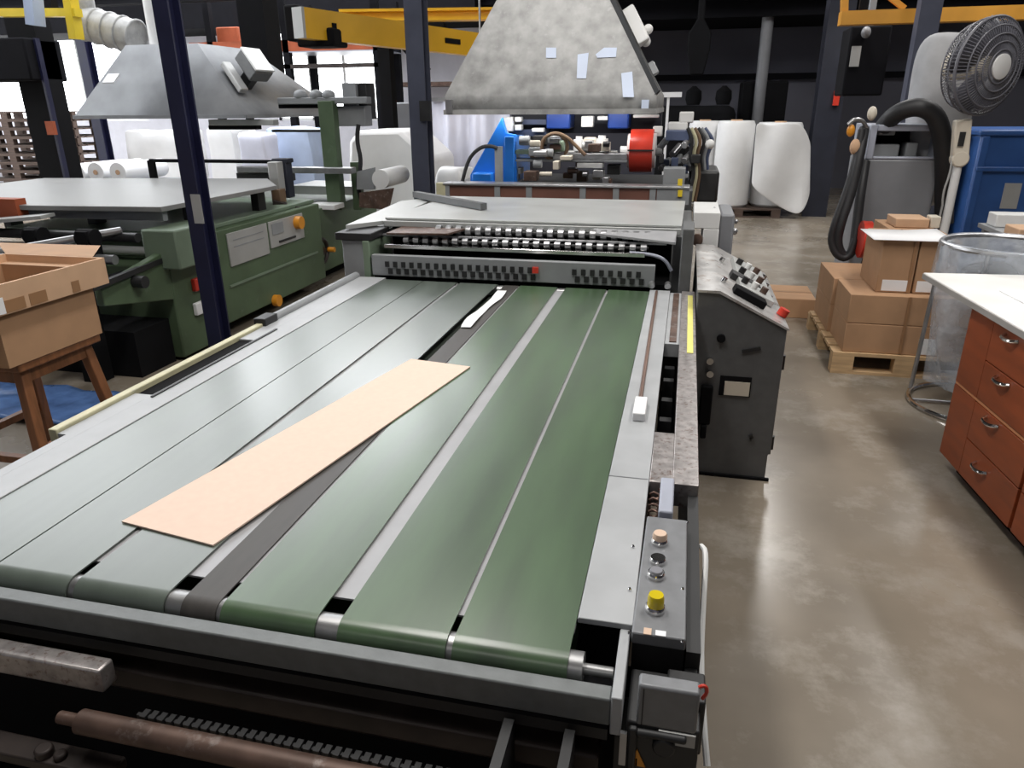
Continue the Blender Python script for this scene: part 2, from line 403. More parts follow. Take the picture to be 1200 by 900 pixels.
for yy in (1.9, 2.05, 2.22, 2.34): MB().box(-.02, .012, yy, yy+.03, ZT-.18, ZT-.06).build('slot_bracket', m_dark, conv)
MB().box(.048, .068, 2.32, 3.10, ZT+.0062, ZT+.008).build('yellow_strip', m_ytape, conv)
# right side panel and far legs
MB().box(.056, .075, .86, 3.17, .30, ZT-.05).build('side_panel', m_dark, conv)
for x0, x1, y0, y1 in ((-.04, .05, .82, .90), (-1.50, -1.42, .82, .90), (-.04, .05, 3.0, 3.1), (-1.50, -1.42, 3.0, 3.1)):
    MB().box(x0, x1, y0, y1, .015, ZT-.1).box(x0-.02, x1+.02, y0-.02, y1+.02, 0, .015).build('leg', m_dark, conv)
# left side rail
MB().box(-1.442, -1.3615, .60, 3.19, ZT-.035, ZT+.003).build('side_plate', m_rail, conv, bevel=.0015)
MB().box(-1.475, -1.443, .60, 1.36, ZT-.035, ZT+.002).build('rail_filler', m_rail, conv)
MB().box(-1.500, -1.443, 1.36, 1.64, ZT-.03, ZT+.002).build('rail_filler', m_rail, conv)
MB().box(-1.500, -1.443, 2.17, 3.19, ZT-.03, ZT+.002).build('rail_filler', m_rail, conv)
MB().box(-1.501, -1.443, 1.64, 2.17, ZT-.030, ZT-.004).build('slot_floor', m_black, conv)
MB().box(-1.528, -1.502, 1.36, 2.36, ZT-.04, ZT+.012).build('edge_bar', m_yellowr, conv, bevel=.003)
MB().cyl((-1.515, 2.36, ZT+.004), (-1.515, 3.19, ZT+.004), .020, 16).build('guard_bar', m_greybox, conv)
MB().box(-1.54, -1.49, 2.33, 2.42, ZT-.03, ZT+.03).build('bar_clamp', m_dark, conv, bevel=.004)
MB().box(-1.432, -1.424, 1.62, 2.3, ZT+.003, ZT+.007).build('guide_rod', m_dark, conv)
MB().box(-1.53, -1.50, .6, 3.19, .35, ZT-.05).build('side_panel', m_dark, conv)
MB().box(-1.60, -1.51, 1.15, 1.36, .42, .62).build('corner_bracket', m_rustd, conv)
# under the front: rollers, tie bars
a0 = at(0, 766, z=.655); a1 = at(0, 747, z=.655)
MB().box(-1.45, -.86, a0.y, min(a1.y, .798), .61, .655).build('rusty_bar', m_railworn, conv, bevel=.004)
MB().box(-1.45, -.06, .79, .83, .575, .615).build('tie_bar', m_rustd, conv, bevel=.004)
q0 = at(96, 848, Y=.70); q1 = at(400, 905, Y=.70); zr_ = (q0.z+q1.z)/2
MB().cyl((q0.x, .70, zr_), (-.07, .70, zr_), .019, 20).cyl((q0.x-.04, .70, zr_), (q0.x, .70, zr_), .010, 12).build('lower_roller', m_rust, conv)
MB().cyl((-1.4, .86, .54), (-.07, .86, .54), .03, 20).build('lower_roller', m_rustd, conv)
q0 = at(300, 860, Y=.74); zc_ = q0.z-.01
m_ = MB(); m_.box(-.80, -.08, .737, .743, zc_-.004, zc_+.004)
for i in range(44):
    x = -.79 + i*.016; m_.box(x, x+.010, .732, .748, zc_-.008, zc_+.008)
m_.build('drive_chain', m_dark, conv)
q0 = at(40, 872, Y=.68)
MB().box(-1.15, -.80, .66, .70, q0.z-.03, q0.z-.01).cyl((-.93, .675, q0.z-.012), (-.93, .675, q0.z+.004), .014, 12).cyl((-.90, .675, q0.z-.012), (-.90, .675, q0.z), .010, 12).build('spring_bracket', m_rustd, conv, bevel=.003)
MB().box(-1.5, .05, .95, .98, .08, .62).build('rear_apron', m_black, conv)
MB().box(-1.5, .05, .60, .95, .06, .08).build('base_pan', m_black, conv)
for x in (-.20, -.11): MB().box(x, x+.015, .70, .79, .45, .66).build('roller_hanger', m_dark, conv)
# control box
MB().box(-.027, .053, .935, 1.27, .58, ZT-.018).build('box_housing', m_dark, conv)
cb = MB(); cb.hull8([(-.029,.925,ZT-.016),(.054,.925,ZT-.016),(.054,1.275,ZT-.016),(-.024,1.275,ZT-.016)], [(-.029,.925,ZT+.006),(.054,.925,ZT+.006),(.054,1.275,ZT+.006),(-.024,1.275,ZT+.006)])
cbx = cb.build('control_box', m_panel, conv, bevel=.003)
def button(px, py, r, capm, capr, caph, lab, ringh=.010):
    p = at(px, py, z=ZT+.012); z0 = ZT+.006
    o = MB().lathe([(r, 0), (r, ringh*.6), (r*.86, ringh), (r*.74, ringh)], (p.x, p.y, z0), n=24).build('button_ring', m_chrome, cbx)
    b_ = MB().lathe([(capr, ringh*.5), (capr, caph*.8), (capr*.86, caph), (0.001, caph)], (p.x, p.y, z0), n=24).build('push_button', capm, cbx); b_['label'] = lab
button(768, 711, .017, m_lamp_y, .0135, .030, 'square yellow illuminated button')
button(769, 672, .016, m_btn, .012, .014, 'flat grey button')
button(771, 655, .015, m_btnb, .0105, .008, 'recessed black button')
button(773, 633, .016, m_beige, .0135, .022, 'beige mushroom button')
pl = at(768, 742, z=ZT+.006)
MB().box(pl.x-.018, pl.x-.006, pl.y-.007, pl.y+.008, ZT+.006, ZT+.0075).build('warning_label', m_beige, cbx)
MB().box(pl.x+.000, pl.x+.016, pl.y-.006, pl.y+.006, ZT+.006, ZT+.0075).build('name_label', m_whitep, cbx)
sc = MB()
for px, py in ((737, 742), (800, 752), (800, 690), (742, 640), (806, 612), (738, 690)):
    p = at(px, py, z=ZT+.006); sc.lathe([(.003, 0), (.002, .002)], (p.x, p.y, ZT+.006), n=10)
sc.build('screw', m_chrome, cbx)
MB().box(-.003, .026, 1.285, 1.43, ZT-.03, ZT+.014).build('grey_stop_block', m_dustf, conv, bevel=.004)
ck = MB()
ck.tube([(-.012+.011*math.cos(i*.9), 1.30+.0035*i, ZT-.01+.012*math.sin(i*.9)) for i in range(30)], .0025, 6)
ck.build('coiled_cable', m_copper, conv)
MB().box(-.027, .056, 1.28, 1.42, ZT-.11, ZT-.09).box(.056, .078, .93, 1.42, ZT-.12, ZT-.02).build('side_channel', m_dark, conv)
wc = MB(); wc.tube([(.083, 1.245, .70), (.092, 1.22, .705), (.090, 1.15, .66), (.087, 1.05, .62), (.088, .97, .61), (.094, .90, .58), (.10, .87, .55)], .0055, 8, smooth=2)
wc.build('white_cable', m_white, conv)
# motor and grey connection box at the near right corner
mo = MB(); mo.box(-.024, .078, .80, .905, .555, .685); mo.box(.03, .085, .84, .90, .60, .70)
mo.cyl((-.01, .795, .672), (.06, .795, .672), .006, 10); mo.cyl((.03, .788, .655), (.03, .80, .655), .016, 16); mo.box(-.02, -.008, .79, .80, .60, .68)
mo.build('drive_motor', m_dark, conv, bevel=.003)
X0, X1, Z0, Z1 = rectY(746, 808, 819, 856, .77)
jb = MB().box(X0, X1, .77, .795, Z0, Z1).build('junction_box', m_panel, conv, bevel=.004)
MB().box(X0+.007, X0+.0085, .7685, .77, Z0+.004, Z1-.004).build('lid_seam', m_dark, jb)
MB().tube([(X1-.004, .785, Z1-.004), (X1+.006, .785, Z1+.004), (X1+.010, .785, Z1-.008), (X1+.004, .785, Z1-.020)], .0025, 8, smooth=2).build('red_wire', m_red, conv)
MB().box(-.022, .06, .80, .82, .20, .555).build('front_guard', m_dark, conv)
X0, X1, Z0, Z1 = rectY(771, 858, 815, 872, .80); MB().box(X0, X1, .797, .80, Z0, Z1).build('data_label', m_gpan, conv)
X0, X1, Z0, Z1 = rectY(726, 856, 734, 893, .80); MB().box(X0, X1, .794, .80, Z0, Z1).build('steel_strip', m_steel, conv)
X0, X1, Z0, Z1 = rectY(735, 878, 757, 897, .798)
tg = MB(); tg.prism([(X0, .797, Z0), (X1, .797, Z0), ((X0+X1)/2, .797, Z1)], (0, .002, 0)); tgo = tg.build('warning_triangle', m_amber, conv)
xm = (X0+X1)/2; MB().box(xm-.001, xm+.001, .795, .797, Z0+.006, Z0+.014).box(xm-.001, xm+.001, .795, .797, Z0+.002, Z0+.0045).build('exclamation_mark', m_black, tgo)

# ---- sheet of chipboard and paper strip on the belts
q = [at(143, 613, z=ZT), at(250, 641, z=ZT), at(551, 431, z=ZT), at(482, 422, z=ZT)]
ca = sum(q, V())/4
tag(MB().prism([(p.x, p.y, ZT+.001) for p in q], (0, 0, .0035)).build('chipboard_sheet', m_card, origin=(ca.x, ca.y, ZT)),
    'long tan cardboard sheet lying askew across the green belts', 'cardboard')
ps = MB(); n_ = 14; lo = []; hi = []
for i in range(n_+1):
    t = i/n_; y = 2.47 + t*.56; w = .019 + .004*math.sin(t*9); xc = -.752 - .006*math.sin(t*6); z = ZT+.001+.004*abs(math.sin(t*8))
    lo.append((xc-w, y, z)); hi.append((xc+w, y, z+.002*math.cos(t*7)))
A = [ps.bm.verts.new(p) for p in lo]; B = [ps.bm.verts.new(p) for p in hi]
A2 = [ps.bm.verts.new((p[0], p[1], p[2]+.0015)) for p in lo]; B2 = [ps.bm.verts.new((p[0], p[1], p[2]+.0015)) for p in hi]
for i in range(n_):
    ps.bm.faces.new((A2[i], B2[i], B2[i+1], A2[i+1])); ps.bm.faces.new((A[i], A[i+1], B[i+1], B[i]))
    ps.bm.faces.new((A[i], A2[i], A2[i+1], A[i+1])); ps.bm.faces.new((B2[i], B[i], B[i+1], B2[i+1]))
tag(ps.build('paper_strip', m_whitep, origin=(-.75, 2.75, ZT)), 'torn white paper strip lying over the narrow dark belt', 'paper strip')

# ================================================================== PRESS OUTFEED (roller head across the conveyor)
pr = thing('sheeter_outfeed', 'grey roller head with flat pale cover spanning the far end of the belts', 'machine', (-.7, 3.9, 0))
MB().box(-1.44, -.10, 3.215, 3.25, ZT+.006, ZT+.105).build('comb_plate', m_greybox, pr, bevel=.003)
for i in range(30):
    x = -1.37 + i*.041
    if -.66 < x < -.48: continue
    MB().box(x, x+.020, 3.209, 3.215, ZT+.050, ZT+.076).box(x+.014, x+.036, 3.209, 3.215, ZT+.018, ZT+.044).build('comb_slot', m_dark, pr)
X0, X1, Z0, Z1 = rectY(624, 313, 631, 320, 3.205); MB().box(X0, X1, 3.198, 3.209, Z0, Z1).build('red_clip', m_red, pr)
MB().box(-1.40, -.15, 3.28, 3.31, ZT+.125, ZT+.145).build('front_bar', m_chrome, pr, bevel=.003)
MB().box(-1.44, -.06, 3.365, 3.385, ZT+.168, ZT+.180).build('mid_bar', m_steel, pr, bevel=.003)
def grips(y, z, x0, x1, n, rr, nm):
    g = MB(); g.cyl((x0-.02, y, z), (x1+.02, y, z), rr*.45, 12); g.build(nm+'_shaft', m_dark, pr)
    for i in range(n):
        x = x0+(x1-x0)*i/(n-1); MB().cyl((x-.013, y, z), (x+.013, y, z), rr, 14).build(nm, m_steel, pr)
grips(3.335, ZT+.158, -1.30, -.16, 24, .019, 'feed_wheel')
grips(3.42, ZT+.195, -1.16, -.10, 22, .027, 'pressure_wheel')
dk = MB(); dk.box(-1.46, -.04, 3.55, 3.60, ZT-.02, ZT+.24); dk.box(-1.46, -.04, 3.26, 3.55, ZT-.04, ZT+.01); dk.build('inner_housing', m_black, pr)
# flat cover and its front lip
CZ = .968
MB().box(-1.46, .0, 3.44, 3.46, CZ-.034, CZ-.005).build('cover_lip', m_greyl, pr, bevel=.003)
MB().prism([(-1.46, 3.462, CZ-.004), (0, 3.462, CZ-.004), (.01, 4.36, CZ), (-1.40, 4.36, CZ)], (0, 0, .012)).build('top_cover', m_greyl, pr, bevel=.002)
MB().prism([(-1.60, 3.30, CZ-.03), (-1.465, 3.48, CZ-.03), (-1.465, 4.36, CZ-.01), (-1.62, 4.1, CZ-.01)], (0, 0, .02)).build('side_cover', m_greyl, pr)
lf = MB(); lf.box(-1.60, -1.49, 3.24, 3.9, .0, CZ-.07); lf.build('side_frame', m_greybox, pr, bevel=.006)
MB().box(-1.625, -1.44, 3.225, 3.46, CZ-.07, CZ-.035).build('frame_cap', m_dark, pr, bevel=.004)
MB().box(-1.485, -1.45, 3.22, 3.5, ZT-.02, CZ-.07).build('left_bracket', m_gmachl, pr, bevel=.004)
MB().prism([(-1.40, 3.32, .915), (-1.08, 3.30, .925), (-1.02, 3.40, .935), (-1.36, 3.44, .93)], (0, 0, .008)).build('loose_guard_plate', m_rust, pr)
MB().prism([(-.40, 3.40, .93), (-.02, 3.30, .915), (-.02, 3.42, .945), (-.40, 3.44, .945)], (0, 0, .01)).build('hinged_flap', m_bed, pr)
MB().box(.005, .055, 3.19, 3.42, .02, CZ+.035).build('side_post', m_cab, pr, bevel=.005)
MB().box(-.03, .05, 3.43, 4.35, .0, CZ-.04).build('side_frame', m_cab, pr)
for x in (-.11, -.04): MB().cyl((x, 3.192, ZT+.02), (x, 3.215, ZT+.026), .014, 12).build('latch', m_steel, pr)
sr = MB(); sr.tube([(-.22, 3.30, .872), (-.12, 3.29, .87), (-.06, 3.29, .85), (-.03, 3.29, .80)], .008, 8, smooth=2); sr.build('air_hose', m_dustf, pr)
# white end housing on the right
X0, X1, Z0, Z1 = rectY(811, 249, 842, 305, 4.0)
wh = MB(); wh.box(X0, X1, 4.0, 4.45, Z1-.085, Z1); wh.box(X0+.055, X1, 4.0, 4.45, .1, Z1-.085)
wh.build('white_end_housing', m_white, pr, bevel=.004)
hs = MB(); hs.prism([(X1+.001, 4.02, .30), (X1+.001, 4.02, Z1-.01), (X1+.001, 4.45, Z1-.01), (X1+.001, 4.45, .30)], (.075, 0, 0)); hs.build('grey_side_box', m_dustc, pr, bevel=.012)
hl = MB(); hl.cyl((X1-.03, 4.2, Z1), (X1+.08, 4.1, Z1-.10), .008, 10); hl.ell((X1+.085, 4.1, Z1-.11), (.018, .018, .018)); hl.ell((X1+.09, 4.12, Z1-.06), (.012, .012, .012)); hl.build('lever', m_steel, pr)
MB().cyl((.085, 3.97, .83), (.085, 3.99, .83), .018, 14).cyl((.085, 3.94, .83), (.085, 3.97, .83), .03, 12).build('grease_cup', m_rust, pr)

# steel bar lying on the cover
p0 = at(487, 228, z=CZ+.03); p1 = at(567, 242, z=CZ+.03)
tag(MB().bar((p0.x, p0.y, CZ+.012+.02), (p1.x, p1.y, CZ+.012+.018), .04, .034).build('square_steel_tube', m_cab, origin=(p0.x, p0.y, CZ)), 'loose dark steel tube lying on the pale top cover', 'steel tube')

# ================================================================== CONTROL CABINET
cabn = thing('control_cabinet', 'dark grey sloping control cabinet standing on the floor right of the belts', 'cabinet', (.27, 3.3, 0))
yc0, yc1 = 2.9, 3.92
pts = [(.082, .0), (.425, .0), (.425, .12), (.435, .12), (.435, .665), (.165, .800), (.082, .802)]
MB().prism([(x, yc0, z) for x, z in pts], (0, yc1-yc0, 0)).build('cabinet_body', m_cab, cabn, bevel=.004)
MB().prism([(x, yc0-.006, z) for x, z in ((.080, .803), (.166, .801), (.440, .664), (.442, .672), (.168, .812), (.080, .813))], (0, yc1-yc0+.006, 0)).build('cabinet_top', m_cabtop, cabn)
MB().box(.12, .44, yc0-.012, yc0, 0, .012).build('plinth', m_black, cabn)
sl = (V((.44, 0, .664))-V((.166, 0, .801))).normalized(); nn = V((-sl.z, 0, sl.x)); nn = nn if nn.z > 0 else -nn
RS = Matrix((sl, V((0, 1, 0)), nn)).transposed()
def onslope(t, y, h=0): return V((.168, y, .812)) + sl*t + nn*h
d_ = MB(); d_.obox(onslope(.17, 3.42, .012), (.16, .62, .024), RS); d_.build('button_strip', m_greyl, cabn, bevel=.003)
for i in range(9):
    t = .11 + .045*(i % 3); y = 3.18 + .2*(i//3)
    b_ = MB(); p = onslope(t, y, .022); b_.cyl(p, p+nn*.028, .015, 14); o_ = b_.build('push_button', (m_btnb, m_white, m_rust)[i % 3], cabn)
for y, mm in ((3.02, m_black), (3.3, m_dark)):
    MB().obox(onslope(.13, y, .014), (.14, .08, .028), RS).build('selector_plate', mm, cabn, bevel=.003)
p = onslope(.29, 3.06, .0); b_ = MB(); b_.cyl(p, p+nn*.03, .022, 16); o_ = b_.build('push_button', m_red, cabn); o_['label'] = 'red stop button'
for t, y in ((.02, 3.10), (.25, 3.25), (.26, 3.5), (.03, 3.55), (.27, 3.7)):
    p = onslope(t, y); MB().cyl(p, p+nn*.02, .012, 10).build('toggle_knob', m_chrome, cabn)
p = at(845, 396, Y=yc0); MB().cyl((p.x, yc0-.014, p.z), (p.x, yc0, p.z), .017, 18).build('round_plug', m_black, cabn)
for px, py in ((832, 422), (832, 437)):
    p = at(px, py, Y=yc0); MB().cyl((p.x, yc0-.02, p.z), (p.x, yc0, p.z), .014, 16).build('shiny_knob', m_chrome, cabn)
X0, X1, Z0, Z1 = rectY(843, 441, 880, 464, yc0)
w_ = MB().box(X0, X1, yc0-.004, yc0+.0, Z0, Z1).build('meter_window', m_black, cabn)
MB().box(X0+.02, X1-.005, yc0-.007, yc0-.004, Z0+.004, Z1-.022).build('name_plate', m_cream, w_)
X0, X1, Z0, Z1 = rectY(819, 450, 833, 510, yc0)
hd = MB(); hd.box(X0, X1, yc0-.03, yc0, Z0+.06, Z1); hd.box(X0+.012, X1-.012, yc0-.04, yc0-.01, Z0, Z0+.06); hd.build('cabinet_handle', m_black, cabn, bevel=.006)
p = at(882, 409, Y=yc0); MB().bar((p.x-.04, yc0-.003, p.z-.012), (p.x+.03, yc0-.003, p.z+.006), .006, .014).build('scuffed_label', m_dark, cabn)
p = at(880, 511, Y=yc0); MB().cyl((p.x, yc0-.012, p.z), (p.x, yc0, p.z), .010, 12).box(p.x-.003, p.x+.003, yc0-.012, yc0, p.z-.02, p.z).build('door_lock', m_btnb, cabn)
hg = MB()
for z in (.52, .16): hg.cyl((.438, yc0+.04, z-.03), (.438, yc0+.04, z+.03), .011, 10)
hg.build('hinge', m_dark, cabn)

# ================================================================== GLUING UNIT BEHIND
gl = thing('gluing_unit', 'cluttered gluing machine with blue frame and red roll under the big hood', 'machine', (-.8, 5.2, 0))
yt = 4.55
X0, X1, Z0, Z1 = rectY(520, 219, 808, 231, yt)
MB().box(X0, X1, yt, yt+.05, Z0-.03, Z1).build('tray_panel', m_brownpanel, gl)
MB().box(X0, X1, yt-.015, yt+.12, Z1, Z1+.014).build('tray_rim', m_steel, gl, bevel=.003)
for px in (524, 583, 620, 683, 722, 765):
    a = at(px, 225, Y=yt).x; MB().box(a-.018, a+.018, yt-.008, yt, Z0-.03, Z1).build('tray_divider', m_greybox, gl)
a = at(770, 225, Y=yt).x; MB().box(a, X1, yt-.006, yt, Z0-.03, Z1).build('tray_end_panel', m_greybox, gl)
for py in (213, 226):
    p = at(797, py, Y=yt-.01); MB().box(p.x-.013, p.x+.013, yt-.016, yt-.006, p.z-.022, p.z+.016).build('yellow_tag', m_yellow, gl)
p = at(517, 222, Y=yt); MB().box(p.x-.03, p.x+.03, yt-.01, yt+.04, p.z-.04, p.z+.04).build('yellow_tag', m_yellowr, gl)
MB().box(-1.45, 0.02, 4.75, 6.0, .05, .98).build('machine_bed', m_dark, gl)
for x in (-1.5, 0.0): MB().box(x-.05, x+.05, 4.7, 6.0, 0, 1.0).build('side_frame', m_cab, gl)
Yg = 5.0
poly = [(588, 138), (593, 156), (604, 158), (606, 214), (551, 216), (551, 205)]
MB().prism([at(x, y, Y=Yg) for x, y in poly], (0, .05, 0)).build('blue_gusset', m_blue, gl, bevel=.003)
X0, X1, Z0, Z1 = rectY(553, 203, 576, 216, Yg-.10); MB().box(X0, X1, Yg-.10, Yg, Z0, Z1).build('blue_foot', m_blue, gl, bevel=.01)
X0, X1, Z0, Z1 = rectY(592, 160, 603, 214, Yg-.02); MB().box(X0, X1, Yg-.04, Yg+.5, Z0, Z1).build('blue_side_plate', m_blue, gl, bevel=.003)
X0, X1, Z0, Z1 = rectY(580, 172, 587, 232, Yg-.3); MB().box(X0, X1, Yg-.3, Yg-.24, Z0, Z1).build('grey_post', m_greybox, gl)
MB().tube([at(x, y, Y=Yg-.3) for x, y in ((541, 216), (546, 196), (552, 182), (564, 172), (576, 171), (583, 174))], .012, 8, smooth=2).build('black_hose', m_rubber, gl)
for x0, x1 in ((640, 668), (712, 737)):
    m = MB(); bx(m, x0, 131, x1, 151, 5.25, .22); m.build('blue_motor', m_blued, gl, bevel=.012)
m = MB(); bx(m, 600, 133, 775, 156, 5.5, .1); m.build('dark_crossbeam', m_navy, gl)
m = MB(); bx(m, 596, 152, 640, 160, 5.3, .12); bx(m, 612, 140, 640, 146, 5.32, .1); m.build('navy_bracket', m_bluebox, gl)
for r_ in ((590, 137, 601, 154), (603, 137, 611, 143), (603, 146, 611, 153), (681, 136, 695, 149), (623, 150, 637, 155), (765, 148, 776, 160), (700, 136, 712, 141), (742, 134, 772, 138)):
    m = MB(); bx(m, *r_, 5.22, .07); m.build('white_valve_block', m_white, gl, bevel=.006)
for r_ in ((671, 160, 684, 177), (697, 159, 712, 178)):
    X0, X1, Z0, Z1 = rectY(*r_, 5.1); m = MB(); m.cyl(((X0+X1)/2, 5.14, Z0), ((X0+X1)/2, 5.14, Z1-.02), (X1-X0)*.5, 18); m.cyl(((X0+X1)/2, 5.14, Z1-.02), ((X0+X1)/2, 5.14, Z1), (X1-X0)*.3, 18)
    m.build('white_glue_pot', m_white, gl)
m = MB(); bx(m, 684, 161, 698, 176, 5.12, .08); m.build('beige_glue_pot', m_cream, gl, bevel=.01)
for y0, y1, mm, a, b_ in ((180, 187, m_steel, 648, 735), (187, 190, m_greybox, 600, 735), (191, 197, m_white, 676, 706), (176, 181, m_gmachl, 603, 648)):
    m = MB(); bx(m, a, y0, b_, y1, 5.0, .12); m.build('rail_bar', mm, gl, bevel=.003)
ms = [m_greybox, m_bronze, m_gpan, m_rust, m_steel, m_cream, m_dark]
rnd = random.Random(3)
for i in range(44):
    px = rnd.uniform(604, 726); py = rnd.uniform(162, 212); w = rnd.uniform(6, 15); h = rnd.uniform(5, 12)
    m = MB(); X0, X1, Z0, Z1 = rectY(px, py-h/2, px+w, py+h/2, 5.0+rnd.uniform(-.15, .25))
    y_ = 5.0+rnd.uniform(-.15, .2)
    if i % 3: m.box(X0, X1, y_, y_+.1, Z0, Z1)
    else: m.cyl((X0, y_, (Z0+Z1)/2), (X1, y_, (Z0+Z1)/2), (Z1-Z0)/2, 14)
    m.build(('clamp_block', 'spindle', 'bearing')[i % 3], ms[i % 7], gl, bevel=.004)
m = MB(); m.torus(at(650, 172, Y=5.0), (0, 1, .2), .085, .012); m.tube([at(x, y, Y=4.98) for x, y in ((634, 178), (636, 162), (650, 155), (664, 160), (676, 172), (686, 182))], .012, 8, smooth=2)
m.build('brown_cable_loop', m_bronze, gl)
m = MB(); bx(m, 648, 165, 661, 178, 5.02, .06); m.build('pale_green_valve', m_gmachl, gl, bevel=.01)
X0, X1, Z0, Z1 = rectY(737, 152, 764, 204, 5.0)
zc = (Z0+Z1)/2; rr = (Z1-Z0)/2
MB().cyl((X0, 5.15, zc), (X1, 5.15, zc), rr, 32).build('red_roll', m_red, gl)
m = MB()
for x in (X0-.018, X1): m.cyl((x, 5.15, zc), (x+.018, 5.15, zc), rr*.8, 28); m.cyl((x-.05, 5.15, zc), (x+.06, 5.15, zc), .03, 12)
m.build('roll_flange', m_white, gl)
MB().bar((X0-.01, 5.15-rr-.004, zc+.01), (X1+.01, 5.15-rr-.004, zc+.01), .01, .01).build('roll_strap', m_dark, gl)
X0, X1, Z0, Z1 = rectY(777, 197, 803, 217, 4.8); MB().box(X0, X1, 4.8, 4.95, Z0, Z1).build('grey_terminal_box', m_greybox, gl, bevel=.006)
m = MB(); bx(m, 780, 153, 808, 165, 5.0, .2); m.build('slate_blue_housing', m_bluebox, gl, bevel=.006)
for i in range(16):
    px = rnd.uniform(768, 812); py = rnd.uniform(164, 202); m = MB(); X0, X1, Z0, Z1 = rectY(px, py-5, px+rnd.uniform(5, 12), py+5, 5.0)
    y_ = 4.95+rnd.uniform(0, .3)
    if i % 2: m.box(X0, X1, y_, y_+.1, Z0, Z1)
    else: m.cyl((X0, y_, Z0), (X1, y_+.1, Z1), .022, 12)
    m.build('pump_fitting', [m_greybox, m_dark, m_steel, m_bluebox][i % 4], gl, bevel=.004)
m = MB(); bx(m, 796, 131, 813, 144, 5.3, .12); bx(m, 783, 143, 806, 153, 5.3, .12); m.build('white_control_box', m_white, gl, bevel=.008)
for i in range(6):
    m = MB(); x0 = 806+i*4; m.tube([at(x0+a, b_, Y=5.0+.04*i) for a, b_ in ((0, 150), (6+i, 165), (2, 182), (8-i, 200), (3, 222), (0, 236))], .012, 8, smooth=2)
    m.build('cable', [m_dark, m_yellowr, m_bronze, m_rubber, m_greybox, m_bluebox][i], gl)
m = MB(); m.ell(at(832, 169, Y=5.0), (.03, .03, .03)); m.build('round_lamp', m_white, gl)
m = MB(); bx(m, 806, 200, 842, 238, 5.1, .5); m.build('dark_motor_housing', m_dark, gl, bevel=.02)

# ================================================================== EXTRACTION HOOD (big)
hd = thing('extraction_hood', 'big galvanised extraction hood hanging over the gluing machine', 'hood', (-.9, 5.3, 1.45))
y0 = 4.75; zb0 = at(640, 131, Y=y0).z; xl = at(522, 131, Y=y0).x; xr = at(768, 131, Y=y0).x; lip = .10; yb = 6.1
ztop = 2.75
def hoodpt(px, py, Yv): p = at(px, py, Y=Yv); return p
tl = at(582, 0, Y=5.05); trr = at(714, 0, Y=5.05)
k = (ztop-(zb0+lip))/(tl.z-(zb0+lip))
xtl = xl + (tl.x-xl)*k; xtr = xr + (trr.x-xr)*k; yft = y0 + (5.05-y0)*k; ybt = yb - .45
B_ = [(xl, y0, zb0+lip), (xr, y0, zb0+lip), (xr, yb, zb0+lip), (xl, yb, zb0+lip)]
T_ = [(xtl, yft, ztop), (xtr, yft, ztop), (xtr, ybt, ztop), (xtl, ybt, ztop)]
m = MB(); vb = [m.bm.verts.new(p) for p in B_]; vt = [m.bm.verts.new(p) for p in T_]
vl = [m.bm.verts.new((p[0], p[1], zb0)) for p in B_]
for i in range(4):
    j = (i+1) % 4; m.bm.faces.new((vb[i], vb[j], vt[j], vt[i])); m.bm.faces.new((vl[i], vl[j], vb[j], vb[i]))
m.bm.faces.new(vt)
hob = m.build('hood_shell', m_galv, hd)
sd = hob.modifiers.new('solid', 'SOLIDIFY'); sd.thickness = .004
MB().bar((xl-.01, y0-.006, zb0), (xr+.01, y0-.006, zb0), .012, .03).bar((xr, y0, zb0), (xr, yb, zb0), .012, .03).bar((xl, y0, zb0), (xl, yb, zb0), .012, .03).build('hood_rim', m_galv, hd)
MB().box((xtl+xtr)/2-.25, (xtl+xtr)/2+.25, ybt-.55, ybt-.05, ztop, 4.8).build('duct', m_galv, hd)
e0 = V((xr+.005, y0, zb0+lip)); e1 = V((xtr+.005, yft, ztop))
MB().bar(e0, e1, .02, .05).build('corner_angle', m_dark, hd)
mid = e0.lerp(e1, .33)
m = MB(); ed = (e1-e0).normalized(); Rm = Matrix((ed.cross(V((0, 1, 0))).normalized(), V((0, 1, 0)), ed)).transposed()
m.obox(mid+V((.06, .1, 0)), (.09, .2, .26), Rm); m.ell(mid+V((.14, .08, -.02)), (.03, .03, .03)); m.ell(mid+V((.13, .08, -.09)), (.03, .03, .03)); m.build('white_fan_motor', m_white, hd, bevel=.012)
for f_, mm in ((.12, m_greybox), (.62, m_dark), (.78, m_dark)):
    q_ = e0.lerp(e1, f_); MB().obox(q_+V((.04, .1, 0)), (.05, .1, .09), Rm).build('clamp', mm, hd, bevel=.01)
MB().cyl((-1.35, 4.95, zb0+.075), (-.35, 4.95, zb0+.075), .02, 12).build('added_lamp_tube', m_white, hd)  # unseen tube added to go with the fill light under the hood
# flat pale blue patches on the hood front
nf = V((0, -(ztop-zb0-lip), yft-y0)).normalized()
def onhood(px, py):
    d = at(px, py, Y=1)-EYE; P0 = V((xl, y0, zb0+lip)); n = V((0, ztop-zb0-lip, -(yft-y0))).normalized()
    return EYE + d*((P0-EYE).dot(n)/d.dot(n)) + V((0, -.004, .001))
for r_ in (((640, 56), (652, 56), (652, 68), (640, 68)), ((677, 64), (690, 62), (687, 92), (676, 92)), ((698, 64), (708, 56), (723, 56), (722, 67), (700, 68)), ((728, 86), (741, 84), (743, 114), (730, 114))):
    m = MB(); m.prism([onhood(*p) for p in r_], (0, -.002, 0)); m.build('pale_patch', m_patch, hd)
p = at(756, 122, Y=y0-.01); MB().box(p.x-.022, p.x+.022, y0-.012, y0-.004, p.z-.025, p.z+.025).build('pale_patch', m_patch, hd)
p = at(527, 123, Y=y0-.01); MB().box(p.x-.02, p.x+.02, y0-.03, y0, p.z-.05, p.z+.03).build('hinge_clip', m_steel, hd)

